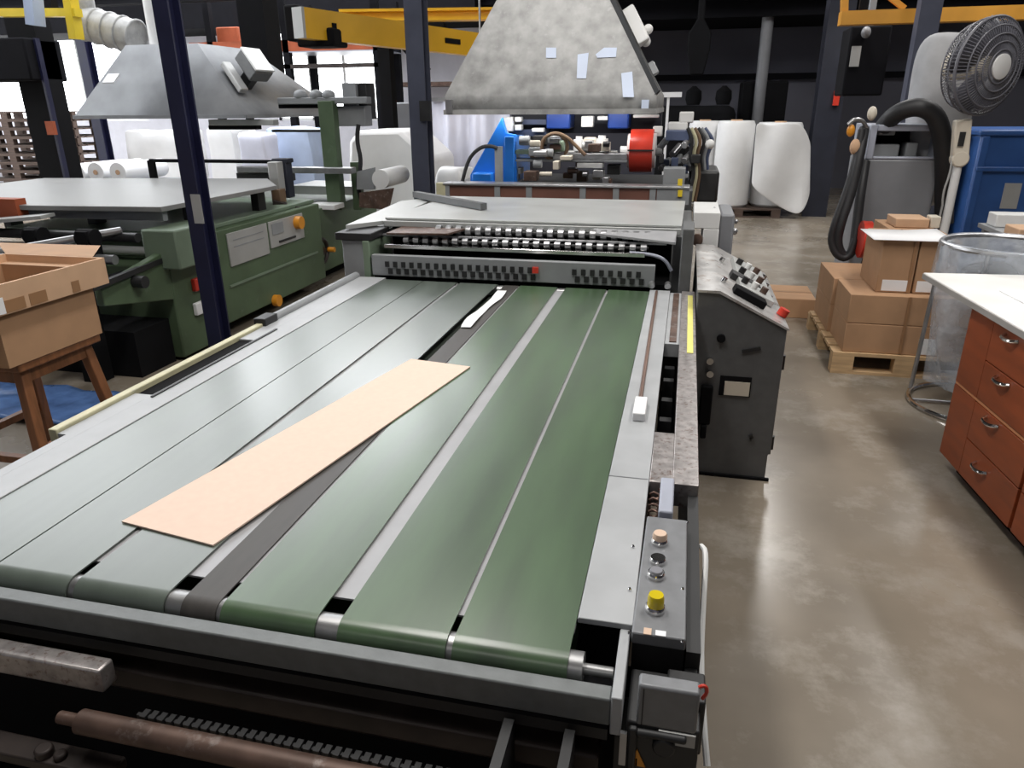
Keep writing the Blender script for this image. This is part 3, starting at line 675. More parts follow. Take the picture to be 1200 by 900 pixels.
# ================================================================== GREEN MACHINE, LEFT
gm = thing('green_folding_machine', 'green machine with grey flat table behind the navy column, control panel facing the conveyor', 'machine', (-3.6, 5.2, 0))
GX = -3.0
def sX(px, py): return at(px, py, X=GX)
zt0 = .735
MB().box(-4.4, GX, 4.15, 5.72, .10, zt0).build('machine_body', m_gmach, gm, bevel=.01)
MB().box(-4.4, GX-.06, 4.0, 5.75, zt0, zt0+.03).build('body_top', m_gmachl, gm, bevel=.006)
MB().box(-4.4, GX-.12, 5.72, 7.2, .10, .66).build('rear_body', m_gmach, gm, bevel=.01)
MB().box(-4.5, GX+.0, 3.75, 4.15, .02, .60).build('front_pedestal', m_gmach, gm, bevel=.01)
MB().box(-4.4, -3.25, 4.1, 7.0, 0, .10).build('plinth', m_black, gm)
a, b_ = sX(268, 276), sX(350, 287)
y0_, y1_ = sX(270, 300).y, sX(308, 300).y
z1_, z0_ = .70, .475
MB().box(GX, GX+.012, 4.36, 4.86, z0_, z1_).build('grey_panel', m_gpan, gm, bevel=.003)
pn = MB().box(GX, GX+.012, 4.89, 5.40, z0_+.03, z1_).build('control_panel', m_gpan, gm, bevel=.003)
MB().box(GX+.012, GX+.018, 4.92, 5.08, .60, .68).build('meter', m_greybox, pn)
MB().box(GX+.012, GX+.02, 5.0, 5.25, .53, .545).build('slot', m_dark, pn)
MB().cyl((GX+.012, 5.29, .64), (GX+.06, 5.29, .64), .05, 20).build('amber_button', m_amber, pn)
for z in (.645, .60): MB().box(GX+.012, GX+.014, 4.42, 4.80, z, z+.006).build('engraved_line', m_greybox, gm)
MB().box(GX, GX+.010, 4.32, 5.6, .34, .355).build('door_seam', m_gmachl, gm)
p = sX(322, 352); MB().cyl((GX, p.y, p.z), (GX+.04, p.y, p.z), .045, 18).build('amber_lamp', m_amber, gm)
p = at(375, 294, X=GX-.06)
m = MB(); m.torus((GX-.04, p.y, p.z), (1, 0, 0), .10, .018); 
for k in range(3):
    a = k*2*PI/3; m.cyl((GX-.04, p.y, p.z), (GX-.04, p.y+.1*math.cos(a), p.z+.1*math.sin(a)), .012, 8)
m.cyl((GX-.12, p.y, p.z), (GX-.02, p.y, p.z), .035, 16); m.build('handwheel', m_rustd, gm)
m = MB(); m.cyl((GX-.02, p.y+.08, p.z), (GX+.04, p.y+.08, p.z), .022, 12); m.build('wheel_handle', m_amber, gm)
for px, py, mm in ((231, 332, m_red), (233, 360, m_whitep)):
    p = sX(px, py); MB().box(GX, GX+.03, p.y-.06, p.y+.06, p.z-.04, p.z+.04).build('switch', mm, gm, bevel=.006)
# front green housing block and dark feed frame
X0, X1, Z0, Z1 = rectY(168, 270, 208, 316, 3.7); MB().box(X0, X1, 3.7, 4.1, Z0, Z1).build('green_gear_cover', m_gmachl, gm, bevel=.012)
MB().prism([(GX-.05, 3.2, .60), (GX-.05, 3.75, .70), (GX-.05, 3.75, .40), (GX-.05, 3.2, .50)], (.05, 0, 0)).build('side_bracket', m_gmach, gm, bevel=.006)
MB().bar((GX+.02, 3.1, .62), (GX-.02, 3.9, .66), .03, .03).cyl((GX, 3.45, .58), (GX+.07, 3.45, .58), .035, 14).build('bracket_arm', m_dark, gm)
MB().box(-4.3, -3.06, 3.43, 3.74, .0, .28).build('shade_block', m_black, gm)  # black box added in place of the shadow under the machine
# big grey table
TZ = .95
t_ = MB(); t_.prism([(-5.3, 3.80, TZ-.03), (-3.9, 3.72, TZ-.03), (-3.02, 3.80, TZ-.03), (-2.98, 5.05, TZ-.03), (-3.35, 5.55, TZ-.03), (-5.3, 5.3, TZ-.03)], (0, 0, .03)); t_.build('grey_table_top', m_tabletop, gm, bevel=.003)
MB().box(-5.3, -3.05, 3.84, 3.88, TZ-.09, TZ-.03).build('table_apron', m_greybox, gm)
for x in (-3.15, -3.9, -4.6):
    for y in (4.2, 5.0): MB().box(x-.03, x+.03, y, y+.1, .7, TZ-.03).build('table_post', m_dark, gm)
for (xa, xb, y_, z_, mm) in ((-5.5, -3.05, 3.6, .80, m_dark), (-5.5, -3.1, 3.45, .70, m_steel), (-5.5, -3.2, 3.35, .60, m_dark), (-5.5, -3.2, 3.9, .66, m_greyl), (-5.5, -3.3, 3.1, .76, m_dark)):
    MB().cyl((xa, y_, z_), (xb, y_, z_), .028, 12).build('feed_rod', mm, gm)
MB().cyl((-4.2, 2.85, .68), (-3.15, 3.6, .84), .022, 12).build('feed_rod', m_steel, gm)
MB().bar((-5.2, 3.35, .78), (-3.7, 3.66, .90), .14, .02).build('feed_blade', m_greyl, gm)
for x in (-3.25, -3.6, -4.0, -4.4, -4.9):
    MB().box(x-.035, x+.035, 3.08, 3.95, .54, .58).box(x-.035, x+.035, 3.4, 3.5, .56, .86).cyl((x-.05, 3.45, .82), (x+.05, 3.45, .82), .05, 14).build('feed_bracket', m_black, gm)
MB().box(-5.5, -3.15, 3.8, 4.1, .25, .5).build('lower_deck', m_greybox, gm)
for x in (-3.35, -5.0): MB().box(x, x+.12, 3.3, 3.4, 0, .55).build('front_leg', m_black, gm)
p = at(0, 243, Y=3.7); MB().box(p.x-.2, p.x+.12, 3.7, 3.78, p.z-.06, p.z+.05).build('orange_guard', m_orange, gm)
# upper works: standing green frame with bars at the far end
Yu = 6.2
def upr(x0, y0, x1, y1, Y, mat, nm, dep=.1):
    m = MB(); bx(m, x0, y0, x1, y1, Y, dep); return m.build(nm, mat, gm, bevel=.006)
upr(378, 118, 395, 246, Yu, m_gmach, 'green_post'); upr(412, 190, 421, 246, Yu+.1, m_gmach, 'green_post')
upr(325, 114, 430, 122, Yu+.05, m_greybox, 'upper_bar'); upr(326, 122, 384, 127, Yu+.1, m_black, 'upper_bar')
upr(402, 97, 418, 146, Yu+.15, m_greybox, 'grey_drive_box', .25); upr(418, 97, 430, 140, Yu+.2, m_dark, 'dark_drive_box', .2)
upr(395, 124, 428, 148, Yu+.12, m_greybox, 'gear_housing', .15)
for px in (371, 385, 352): 
    p = at(px, 112, Y=Yu+.1); MB().ell((p.x, Yu+.1, p.z), (.06, .06, .05)).build('grey_cap', m_greybox, gm)
upr(318, 152, 384, 155, Yu+.1, m_dark, 'upper_bar'); upr(244, 140, 320, 147, Yu+.0, m_greyl, 'pale_bar'); upr(244, 147, 300, 152, Yu+.1, m_black, 'upper_bar')
upr(277, 196, 412, 203, Yu-.1, m_steel, 'cross_bar'); upr(277, 203, 340, 212, Yu-.05, m_dark, 'cross_bar')
upr(330, 190, 337, 232, 5.6, m_navy, 'dark_stand'); upr(318, 186, 337, 191, 5.6, m_navy, 'dark_stand')
upr(315, 190, 326, 225, 5.5, m_gpan, 'clamp_body'); upr(318, 222, 328, 238, 5.45, m_bronze, 'brown_valve')
m = MB(); a = at(320, 238, Y=5.4); m.bar(a, at(352, 246, Y=5.5), .12, .05); m.build('brown_lever', m_rustd, gm)
upr(340, 218, 415, 228, 6.3, m_greyl, 'rear_deck', .5); upr(360, 240, 392, 246, 6.0, m_white, 'white_strip', .2)
upr(174, 188, 182, 216, 5.7, m_black, 'tubular_guard', .03); upr(174, 187, 330, 191, 5.7, m_black, 'tubular_guard', .03)
m = MB(); m.tube([at(x, y, Y=6.3) for x, y in ((420, 146), (418, 165), (424, 190), (418, 215), (424, 236))], .02, 8, smooth=2); m.build('hose', m_rubber, gm)
MB().hull8([at(421, 243, Y=6.0), at(456, 246, Y=6.0), at(452, 246, Y=6.3), at(424, 243, Y=6.3)], [at(421, 226, Y=6.0), at(462, 220, Y=6.0), at(458, 221, Y=6.3), at(424, 226, Y=6.3)]).build('rusty_guide', m_rust, gm)
a = at(446, 210, Y=6.1); MB().cyl((a.x, 6.1, a.z), (a.x, 6.6, a.z), .08, 24).build('white_roller', m_white, gm)
MB().hull8([at(418, 222, Y=6.2), at(440, 222, Y=6.2), at(440, 222, Y=6.4), at(418, 222, Y=6.4)], [at(418, 201, Y=6.2), at(440, 196, Y=6.2), at(440, 196, Y=6.4), at(418, 201, Y=6.4)]).build('grey_side_guard', m_greybox, gm)

# smaller hood over it
lh = thing('extraction_hood', 'smaller blue-grey hood over the green machine, crossed by the navy column', 'hood', (-4.6, 6.6, 1.4))
y0 = 6.0; zb0 = at(190, 137, Y=y0).z; xl = at(86, 137, Y=y0).x; xr = at(288, 137, Y=y0).x
zt2 = at(180, 52, Y=6.35).z; xtl = at(147, 52, Y=6.35).x; xtr = at(232, 55, Y=6.35).x; yb = 7.6
B_ = [(xl, y0, zb0), (xr, y0, zb0), (xr+.15, yb, zb0), (xl, yb, zb0)]; T_ = [(xtl, 6.35, zt2), (xtr, 6.35, zt2), (xtr, 7.2, zt2), (xtl, 7.2, zt2)]
m = MB(); vb = [m.bm.verts.new(p) for p in B_]; vt = [m.bm.verts.new(p) for p in T_]
for i in range(4): m.bm.faces.new((vb[i], vb[(i+1) % 4], vt[(i+1) % 4], vt[i]))
m.bm.faces.new(vt)
o = m.build('hood_shell', m_galvb, lh); sd = o.modifiers.new('solid', 'SOLIDIFY'); sd.thickness = .004
MB().bar(B_[0], B_[1], .02, .03).bar(B_[1], B_[2], .02, .03).build('hood_rim', m_galvb, lh)
X0, X1, Z0, Z1 = rectY(162, 0, 190, 52, 6.6); MB().cyl(((X0+X1)/2, 6.75, zt2-.02), ((X0+X1)/2, 6.75, 4.75), (X1-X0)/2, 24).build('white_duct', m_white, lh)
e0 = V(B_[1]); e1 = V(T_[1]); ed = (e1-e0).normalized(); Rm = Matrix((ed.cross(V((0, 1, 0))).normalized(), V((0, 1, 0)), ed)).transposed()
mid = e0.lerp(e1, .62); n1 = -(ed.cross(V((0, 1, 0)))).normalized(); n1 = n1 if n1.x > 0 else -n1
MB().obox(e0.lerp(e1, .46)+n1*.20+V((0, .3, 0)), (.11, .3, .30), Rm).build('motor_box', m_cab, lh, bevel=.015)
MB().obox(e0.lerp(e1, .47)+n1*.265+V((0, .3, 0)), (.02, .31, .30), Rm).build('motor_lid', m_white, lh, bevel=.006)
MB().obox(e0.lerp(e1, .46)+n1*.06+V((0, .12, 0)), (.05, .12, .36), Rm).build('side_plate', m_gpan, lh, bevel=.01)
MB().bar(e0.lerp(e1, .42)+V((0, .3, 0)), e0.lerp(e1, .42)+n1*.15+V((0, .3, 0)), .1, .1).build('motor_mount', m_dark, lh)
p = at(132, 92, Y=6.1); MB().obox((p.x, 6.08, p.z), (.12, .01, .12), Matrix.Rotation(-.9, 3, 'X')).build('paper_label', m_whitep, lh)
# silver branch duct beside it
p0 = at(100, 27, Y=6.9); p1 = at(160, 44, Y=6.9)
m = MB(); m.cyl(p0, p1, .16, 24); 
for k in range(5): q_ = p0.lerp(p1, k/4); m.torus(q_, p1-p0, .162, .012, 24, 6)
dn = V((p0.x, p0.y, 4.75)); m.cyl(p0, dn, .12, 20)
tag(m.build('branch_duct', m_galv, origin=p0), 'silver ribbed duct elbow above the smaller hood', 'duct')

# ================================================================== COLUMNS AND CRANES
def ibeam(name, label, X, Y, w, d, mat, z0=0, z1=4.8, group=None, t=.012, base=True):
    o = thing(name, label, 'column' if 'column' in name else 'post', (X, Y, z0), group)
    MB().box(X-w/2, X+w/2, Y-d/2, Y-d/2+t, z0, z1).box(X-w/2, X+w/2, Y+d/2-t, Y+d/2, z0, z1).box(X-t/2, X+t/2, Y-d/2+t, Y+d/2-t, z0, z1).build('shaft', mat, o)
    if base: MB().box(X-w*.9, X+w*.9, Y-d*.9, Y+d*.9, z0, z0+.02).build('base_plate', mat, o)
    return o
p = at(226, 200, Y=3.6)
c1 = ibeam('steel_column', 'navy blue steel column rising just beyond the left rail, nearest of the columns', p.x, 3.6, .088, .105, m_bluecol)
X0, X1, Z0, Z1 = rectY(225, 228, 236, 262, 3.54); MB().box(X0, X1, 3.543, 3.548, Z0, Z1).build('paper_notice', m_gpan, c1)
p = at(492, 110, Y=6.6)
c2 = ibeam('steel_column', 'slate blue steel column beside the left edge of the big hood', p.x, 6.6, .16, .16, m_greycol)
X0, X1, Z0, Z1 = rectY(492, 118, 505, 142, 6.5); MB().box(X0, X1, 6.49, 6.52, Z0, Z1).build('switch_box', m_dark, c2)
p = at(303, 20, Y=7.7)
ph = MB().box(p.x-.15, p.x+.15, 7.55, 7.85, at(318, 96, Y=7.6).z-.1, 4.8).build('hanging_post', m_black, origin=(p.x, 7.7, 1.7)); tag(ph, 'thick black post hanging behind the smaller hood', 'post')
p = at(455, 110, Y=9.5)
o = thing('steel_column', 'thin black column with a brace, under the long yellow crane beam', 'column', (p.x, 9.5, 0))
MB().box(p.x-.08, p.x+.08, 9.42, 9.58, 0, 2.45).build('shaft', m_black, o)
MB().bar((p.x+.08, 9.5, 2.4), (p.x+.55, 9.5, 1.9), .08, .1).box(p.x-.3, p.x+.8, 9.45, 9.55, 2.35, 2.45).build('brace', m_black, o)
p = at(50, 120, Y=7.2)
o = thing('steel_gantry', 'broad dark steel leg with blue edge, furthest left by the bright window', 'gantry', (p.x, 7.2, 0))
MB().bar((p.x-.06, 7.3, 0), (p.x-.06, 7.3, 2.4), .36, .24).build('leg_shaft', m_black, o)
MB().bar((p.x+.135, 7.16, 0), (p.x+.135, 7.16, 2.2), .03, .06).build('blue_flange', m_bluecol, o)
MB().box(p.x-1.1, p.x+.12, 7.0, 7.5, 1.78, 2.2).build('cross_head', m_steeld, o, bevel=.02)
q_ = at(60, 150, Y=7.05); MB().box(q_.x-.05, q_.x+.05, 7.03, 7.07, q_.z-.07, q_.z+.07).build('orange_tag', m_orange, o)
for px, nm, lab, Y, w in ((112, 'steel_column', 'thin blue column between the bright panes and the smaller hood', 9.1, .14),):
    p = at(px, 120, Y=Y); ibeam(nm, lab, p.x, Y, w, w, m_bluecol)
# crane beams
def crane(name, label, p0, p1, w, h, mat, cap=None, flange=True):
    p0, p1 = V(p0), V(p1); o = thing(name, label, 'crane', tuple((p0+p1)/2))
    m = MB(); m.bar(p0, p1, w if not flange else w*.45, h)
    if flange: m.bar(p0+V((0, 0, h/2)), p1+V((0, 0, h/2)), w, .03); m.bar(p0-V((0, 0, h/2)), p1-V((0, 0, h/2)), w, .03)
    m.build('girder', mat, o)
    d = (p1-p0).normalized()
    if cap: MB().bar(p0-d*.03, p0, w, h).build('end_cap', cap, o)
    return o, d
a = at(352, 27, Y=6.3); b_ = at(600, 58, Y=9.4)
cr, d = crane('jib_crane', 'long yellow crane beam with white end cap, left of the big hood', a, b_, .12, .24, m_crane, m_gpan, flange=False)
nrm = d.cross(V((0, 0, 1))).normalized()
for f_, l_ in ((.10, .05), (.62, .26)):
    c_ = V(a).lerp(V(b_), f_) + nrm*(.064 if nrm.y < 0 else -.064); MB().bar(c_-d*l_/2, c_+d*l_/2, .012, .05).build('black_mark', m_black, cr)
for dx in (.5, .8): 
    c_ = V(a).lerp(V(b_), dx); MB().cyl(c_, (c_.x, c_.y, 4.8), .012, 8).build('hanger_rod', m_steel, cr)
X0, X1, Z0, Z1 = rectY(333, 5, 350, 48, 6.5); MB().box(X0, X1, 6.5, 6.9, Z0, Z1).box(X0+.1, X1+.32, 6.5, 6.8, Z0-.05, Z0+.1).build('hoist_motor', m_black, cr, bevel=.02)
crane('crane_rail', 'thin yellow crane rail behind the long yellow beam', at(400, 19, Y=9.0), at(620, 16, Y=9.4), .2, .10, m_crane)
o = thing('yellow_gantry', 'yellow gantry frame in the top left corner', 'crane', tuple(at(60, 15, Y=6.5)))
MB().bar(at(-40, 15, Y=6.5), at(92, 15, Y=6.5), .1, .07).build('cross_beam', m_yellow, o)
MB().bar(at(78, -30, Y=6.5), at(90, 46, Y=6.5), .11, .08).build('upright', m_yellow, o)
q_ = at(60, 15, Y=6.5); MB().box(q_.x-.04, q_.x+.04, 6.48, 6.56, q_.z, 4.8).build('hanger', m_steeld, o)
MB().bar(at(38, -10, Y=6.3), at(42, 30, Y=6.3), .13, .1).build('hoist_block', m_bluetint, o)
o = thing('orange_gantry', 'orange beam along the top right above the fan', 'crane', tuple(at(1090, 17, Y=9)))
MB().bar(at(984, 22, Y=9), at(1290, 12, Y=9), .18, .13).build('cross_beam', m_craned, o)
MB().bar(at(991, -40, Y=9), at(989, 20, Y=9), .12, .06).bar(at(996, -40, Y=9), at(1060, 10, Y=9), .05, .05).build('upright', m_craned, o)
for px in (1010, 1250):
    q_ = at(px, 20, Y=9); MB().box(q_.x-.04, q_.x+.04, 8.97, 9.03, q_.z, 4.8).build('hanger', m_steeld, o)
p = at(1088, 20, Y=8.0); q_ = at(1072, 60, Y=8.0)
tag(MB().box(p.x-.09, p.x+.09, 7.95, 8.1, 0, 4.8).build('steel_column', m_greycol, origin=(p.x, 8, 0)), 'slate column behind the grey filter bag', 'column')
# dark column right and its electric box
p = at(966, 150, Y=11.2)
o = thing('steel_column', 'dark navy column right of the white film rolls', 'column', (p.x, 11.2, 0))
MB().box(p.x-.16, p.x+.16, 11.05, 11.09, 0, 4.8).box(p.x-.16, p.x+.16, 11.35, 11.39, 0, 4.8).box(p.x-.02, p.x+.02, 11.09, 11.35, 0, 4.8).build('shaft', m_navy, o)
q_ = at(981, 115, Y=11.0); MB().box(q_.x-.04, q_.x+.03, 11.0, 11.05, q_.z-.09, q_.z+.09).build('red_switch', m_red, o)
m = MB(); bx(m, 992, 30, 1040, 112, 9.4, .5); X0, X1, Z0, Z1 = rectY(992, 30, 1040, 112, 9.4)
o = thing('electric_hoist', 'dark hoist cabinet with pale plate hanging under the orange beam', 'hoist', ((X0+X1)/2, 9.6, Z0))
m.build('cabinet', m_steeld, o, bevel=.02)
m = MB(); bx(m, 997, 54, 1008, 78, 9.38, .02); m.build('pale_plate', m_gpan, o)
MB().box((X0+X1)/2-.03, (X0+X1)/2+.03, 9.5, 9.6, Z1, Z1+.5).ell(at(1015, 38, Y=9.35), (.05, .05, .06)).build('hanger', m_dustc, o)

# ================================================================== STOOL WITH CARTON
st = thing('wooden_stool', 'brown wooden stool under the open carton at left', 'stool', (-2.63, 2.33, 0))
sx0, sx1, sy0, sy1 = -2.83, -2.42, 2.10, 2.52
MB().box(sx0, sx1, sy0, sy1, .555, .59).build('seat', m_stool, st, bevel=.006)
MB().box(sx0+.03, sx1-.03, sy0+.03, sy0+.055, .50, .555).box(sx0+.03, sx1-.03, sy1-.055, sy1-.03, .50, .555).box(sx0+.03, sx0+.055, sy0+.03, sy1-.03, .50, .555).box(sx1-.055, sx1-.03, sy0+.03, sy1-.03, .50, .555).build('apron', m_stool, st)
for ix, iy in ((0, 0), (1, 0), (0, 1), (1, 1)):
    x = (sx0+.05, sx1-.05)[ix]; y = (sy0+.05, sy1-.05)[iy]; dx = (-.06, .06)[ix]; dy = (-.06, .06)[iy]
    MB().bar((x+dx, y+dy, 0), (x, y, .555), .042, .042, (0, 1, 0)).build('leg', m_stool, st, bevel=.004)
MB().bar((sx0+.01, sy0+.0, .18), (sx1-.01, sy0, .18), .03, .03).bar((sx1-.01, sy0, .22), (sx1-.01, sy1, .22), .03, .03).bar((sx0+.01, sy0, .22), (sx0+.01, sy1, .22), .03, .03).build('rung', m_stool, st)
def openbox(m, x0, x1, y0, y1, z0, z1, t=.006):
    m.box(x0, x1, y0, y1, z0, z0+t); m.box(x0, x0+t, y0, y1, z0+t, z1); m.box(x1-t, x1, y0, y1, z0+t, z1)
    m.box(x0+t, x1-t, y0, y0+t, z0+t, z1); m.box(x0+t, x1-t, y1-t, y1, z0+t, z1); return m
cx = thing('open_carton', 'open cardboard carton with turned-out rim on the wooden stool', 'carton', (-2.63, 2.3, .59))
openbox(MB(), -2.86, -2.415, 2.06, 2.53, .59, .875).build('carton_body', m_carton, cx)
rm = MB(); rm.box(-2.403, -2.390, 1.98, 2.60, .795, .905); rm.box(-2.90, -2.403, 2.587, 2.60, .80, .905); rm.box(-2.90, -2.403, 1.98, 1.993, .80, .905); rm.box(-2.90, -2.887, 1.993, 2.587, .80, .905)
rm.box(-2.887, -2.403, 1.993, 2.587, .80, .803) if False else None
rm.build('carton_rim', m_carton2, cx)
rm = MB(); rm.box(-2.415, -2.403, 2.0, 2.587, .86, .872); rm.box(-2.887, -2.86, 2.0, 2.587, .86, .872); rm.box(-2.86, -2.415, 2.53, 2.587, .86, .872); rm.box(-2.86, -2.415, 2.0, 2.06, .86, .872); rm.build('rim_fold', m_carton2, cx)
for px, w in ((12, .05), (43, .04), (90, .02)):
    p = at(px, 340, X=-2.389); MB().box(-2.390, -2.3885, p.y-w, p.y+w, .80, .845).build('tape', m_tape, cx)
p = at(0, 360, X=-2.388); MB().box(-2.390, -2.388, p.y-.09, p.y+.02, .80, .86).build('paper_label', m_whitep, cx)
MB().hull8([(-2.90, 2.60, .905), (-2.45, 2.60, .905), (-2.45, 2.605, .905), (-2.90, 2.605, .905)], [(-3.2, 2.84, .90), (-2.62, 2.84, .905), (-2.62, 2.845, .905), (-3.2, 2.845, .90)]).build('carton_flap', m_carton, cx)
# glossy blue mesh added for daylight reflecting in the floor
m = MB(); n_ = 14; g = []
for i in range(n_+1):
    row = []
    for j in range(n_+1):
        x = -3.95+1.5*i/n_; y = 2.72+.42*j/n_
        h = .02+.05*abs(noise.noise(V((x*4, y*4, 0)))); row.append(m.bm.verts.new((x+.04*noise.noise(V((x*3, y*3, 3))), y, h)))
    g.append(row)
for i in range(n_):
    for j in range(n_): m.bm.faces.new((g[i][j], g[i+1][j], g[i+1][j+1], g[i][j+1]))
o = m.build('floor_glare', m_blueglare, origin=(-3.2, 2.9, 0)); o.modifiers.new('solid', 'SOLIDIFY').thickness = .008
tag(o, 'crumpled shiny blue shape standing in for daylight glare on the floor behind the stool', 'floor glare')

# ================================================================== DRAWER BENCH, RIGHT
bn = thing('drawer_bench', 'cherry drawer bench with white top at the right edge', 'bench', (1.45, 3.0, 0))
ang = math.radians(4.3); RB = Matrix.Rotation(ang, 3, 'Z'); o0 = V((1.18, 3.18, 0))   # far front corner of the body
def bl(x, y, z): return o0 + RB @ V((x, y, z))    # x: depth to the right, y: towards far end (negative is nearer)
def bbox(m, x0, x1, y0, y1, z0, z1):
    return m.hull8([bl(x0,y0,z0), bl(x1,y0,z0), bl(x1,y1,z0), bl(x0,y1,z0)], [bl(x0,y0,z1), bl(x1,y0,z1), bl(x1,y1,z1), bl(x0,y1,z1)])
TB = .742
bbox(MB(), .0, .62, -1.7, 0, .07, TB).build('carcass', m_cherry, bn, bevel=.003)
bbox(MB(), .06, .60, -1.66, -.03, 0, .07).build('plinth', m_black, bn)
bbox(MB(), -.05, .68, -1.75, .44, TB, TB+.028).build('bench_top', m_lam, bn, bevel=.002)
bbox(MB(), -.054, -.05, -1.75, .44, TB+.001, TB+.024).build('top_edge', m_lamedge, bn)
cols = [(-.62, -.20), (-1.10, -.64), (-1.58, -1.12)]
zs = [(.08, .235), (.24, .395), (.412, .565), (.57, .735)]
hp = [(1150, 548), (1163, 494), (1176, 446), (1186, 396)]
for ci, (ya, yb_) in enumerate(cols):
    for di, (za, zb_) in enumerate(zs):
        dr = bbox(MB(), -.014, 0, ya, yb_, za, zb_).build('drawer', m_cherry, bn, bevel=.002)
        ym = (ya+yb_)/2+.02; zm = (za+zb_)/2+.02
        if ci == 0:
            # where the photographed handle sits on the drawer front
            n = RB @ V((-1, 0, 0)); d = at(*hp[di], Y=1)-EYE; P = EYE + d*((bl(-.014, 0, 0)-EYE).dot(n)/d.dot(n)); lp = RB.inverted() @ (P-o0); ym, zm = lp.y, lp.z
        h_ = MB(); h_.tube([bl(-.014, ym-.045, zm), bl(-.036, ym-.034, zm-.004), bl(-.042, ym, zm-.006), bl(-.036, ym+.034, zm-.004), bl(-.014, ym+.045, zm)], .007, 8, smooth=2); h_.build('handle', m_chrome, dr)
bbox(MB(), -.010, 0, -1.68, -.0, .398, .408).build('edge_strip', m_cherrye, bn)
bbox(MB(), -.012, 0, -.195, -.0, .08, .396).build('end_panel', m_cherry, bn); bbox(MB(), -.012, 0, -.195, -.0, .41, .735).build('end_panel', m_cherry, bn)
m = bbox(MB(), .12, .42, -.32, .10, TB+.029, TB+.033); tag(m.build('white_sheet', m_whitep, origin=bl(.25, -.1, TB)), 'blank white sheet lying on the bench top', 'paper')

# ================================================================== PALLET OF CARTONS
def pallet(name, label, x0, x1, y0, y1, z0, mat, group=None, h=.125):
    o = thing(name, label, 'pallet', ((x0+x1)/2, (y0+y1)/2, z0), group)
    m = MB(); n = 6; w = (y1-y0)/n
    for i in range(n): m.box(x0, x1, y0+i*w, y0+i*w+w*.75, z0+h-.02, z0+h)
    m.build('deck_boards', mat, o)
    m = MB()
    for y in (y0, (y0+y1)/2-.04, y1-.08): m.box(x0, x1, y, y+.08, z0, z0+.018)
    m.build('bottom_boards', mat, o)
    for y in (y0, (y0+y1)/2-.04, y1-.08):
        for x in (x0, (x0+x1)/2-.06, x1-.12): MB().box(x, x+.12, y, y+.08, z0+.018, z0+h-.02).build('block', mat, o)
    return o
pY = 4.36
px0 = at(972, 440, Y=pY).x
pallet('pallet', 'pale wooden pallet under the brown cartons, right of the control cabinet', px0, px0+.80, pY, pY+.98, 0, m_wood, h=.13)
def carton(label, x0, x1, y0, y1, z0, z1, labels=(), mat=m_carton, seam=True, grp=None):
    o = thing('carton', label, 'carton', ((x0+x1)/2, (y0+y1)/2, z0), grp)
    MB().box(x0, x1, y0, y1, z0, z1).build('carton_body', mat, o, bevel=.004)
    if seam: MB().box((x0+x1)/2-.03, (x0+x1)/2+.03, y0-.001, y1+.001, z1, z1+.001).build('tape', m_tape, o)
    for (a, b_, c_, d_) in labels: MB().box(a, b_, y0-.0015, y0, c_, d_).build('paper_label', m_whitep, o)
    return o
cxl = at(986, 414, Y=pY+.02).x; z1 = at(1000, 379, Y=pY+.02).z; z2 = at(1000, 345, Y=pY+.02).z
w_ = .64
carton('wide brown carton, bottom layer of the pallet stack, front', cxl, cxl+w_, pY+.02, pY+.42, .131, z1, [(cxl+.40, cxl+.50, .14, .235)], seam=False)
carton('wide brown carton, second layer of the pallet stack, flat clear top', cxl, cxl+w_, pY+.02, pY+.42, z1+.002, z2, seam=False)
carton('brown carton behind on the pallet, bottom layer, showing its left side', cxl-.02, cxl+w_, pY+.43, pY+.95, .131, z1, mat=m_carton, seam=False)
carton('brown carton behind on the pallet, second layer, showing its left side', cxl-.02, cxl+w_, pY+.43, pY+.95, z1+.002, z2, mat=m_carton, seam=False)
yU = pY+.10
X0, X1, Z0, Z1 = rectY(1031, 279, 1074, 343, yU)
zm = Z0 + (Z1-Z0)*.58
l1 = rectY(1031, 324, 1067, 343, yU)
carton('brown carton on top of the pallet stack, with white label, left one', X0, X1-.004, yU, yU+.42, z2+.002, zm+.12, [(l1[0]+.01, l1[1]-.01, z2+.012, z2+.075)], seam=False)
carton('brown carton on top of the pallet stack, right one behind the clear bag', X1+.004, X1+.21, yU, yU+.42, z2+.002, zm+.12, [(X1+.02, X1+.13, z2+.012, z2+.075)], seam=False)
zt_ = zm+.12
tag(MB().box(X1-.03, X1-.016, pY+.012, pY+.016, .14, z2).box(X1-.03, X1-.016, yU-.006, yU-.002, z2+.003, zt_).build('strapping_band', m_tape, origin=(X1, pY, .2)), 'brown strap running down the front of the pallet stack', 'strap')
# white sheet curling off the top
m = MB(); n_ = 10; A = []; B = []
for i in range(n_+1):
    t = i/n_; x = X0-.06 + t*.42; A.append((x, yU-.03, zt_+.004)); B.append((x+.0, yU+.34, zt_+.006+.03*max(0, t-.6)))
rows = [[m.bm.verts.new(p) for p in q] for q in (A, B)]
for i in range(n_): m.bm.faces.new((rows[0][i], rows[0][i+1], rows[1][i+1], rows[1][i]))
o = m.build('white_sheet', m_whitep, origin=(X0+.15, yU+.1, zt_)); o.modifiers.new('solid', 'SOLIDIFY').thickness = .003
tag(o, 'white paper sheet draped over the top of the pallet cartons', 'paper')
yb2 = yU+.45
carton('brown carton at the back of the pallet top, carrying loose packets', X0+.13, X1+.21, yb2+.002, yb2+.40, z2+.002, zt_-.005, seam=False)
def odd(nm, ct, lab, x0, x1, dep, h, mat, y, z): return tag(MB().box(x0, x1, y, y+dep, z, z+h).build(nm, mat, origin=((x0+x1)/2, y+dep/2, z), bevel=.005), lab, ct)
zq = zt_-.004
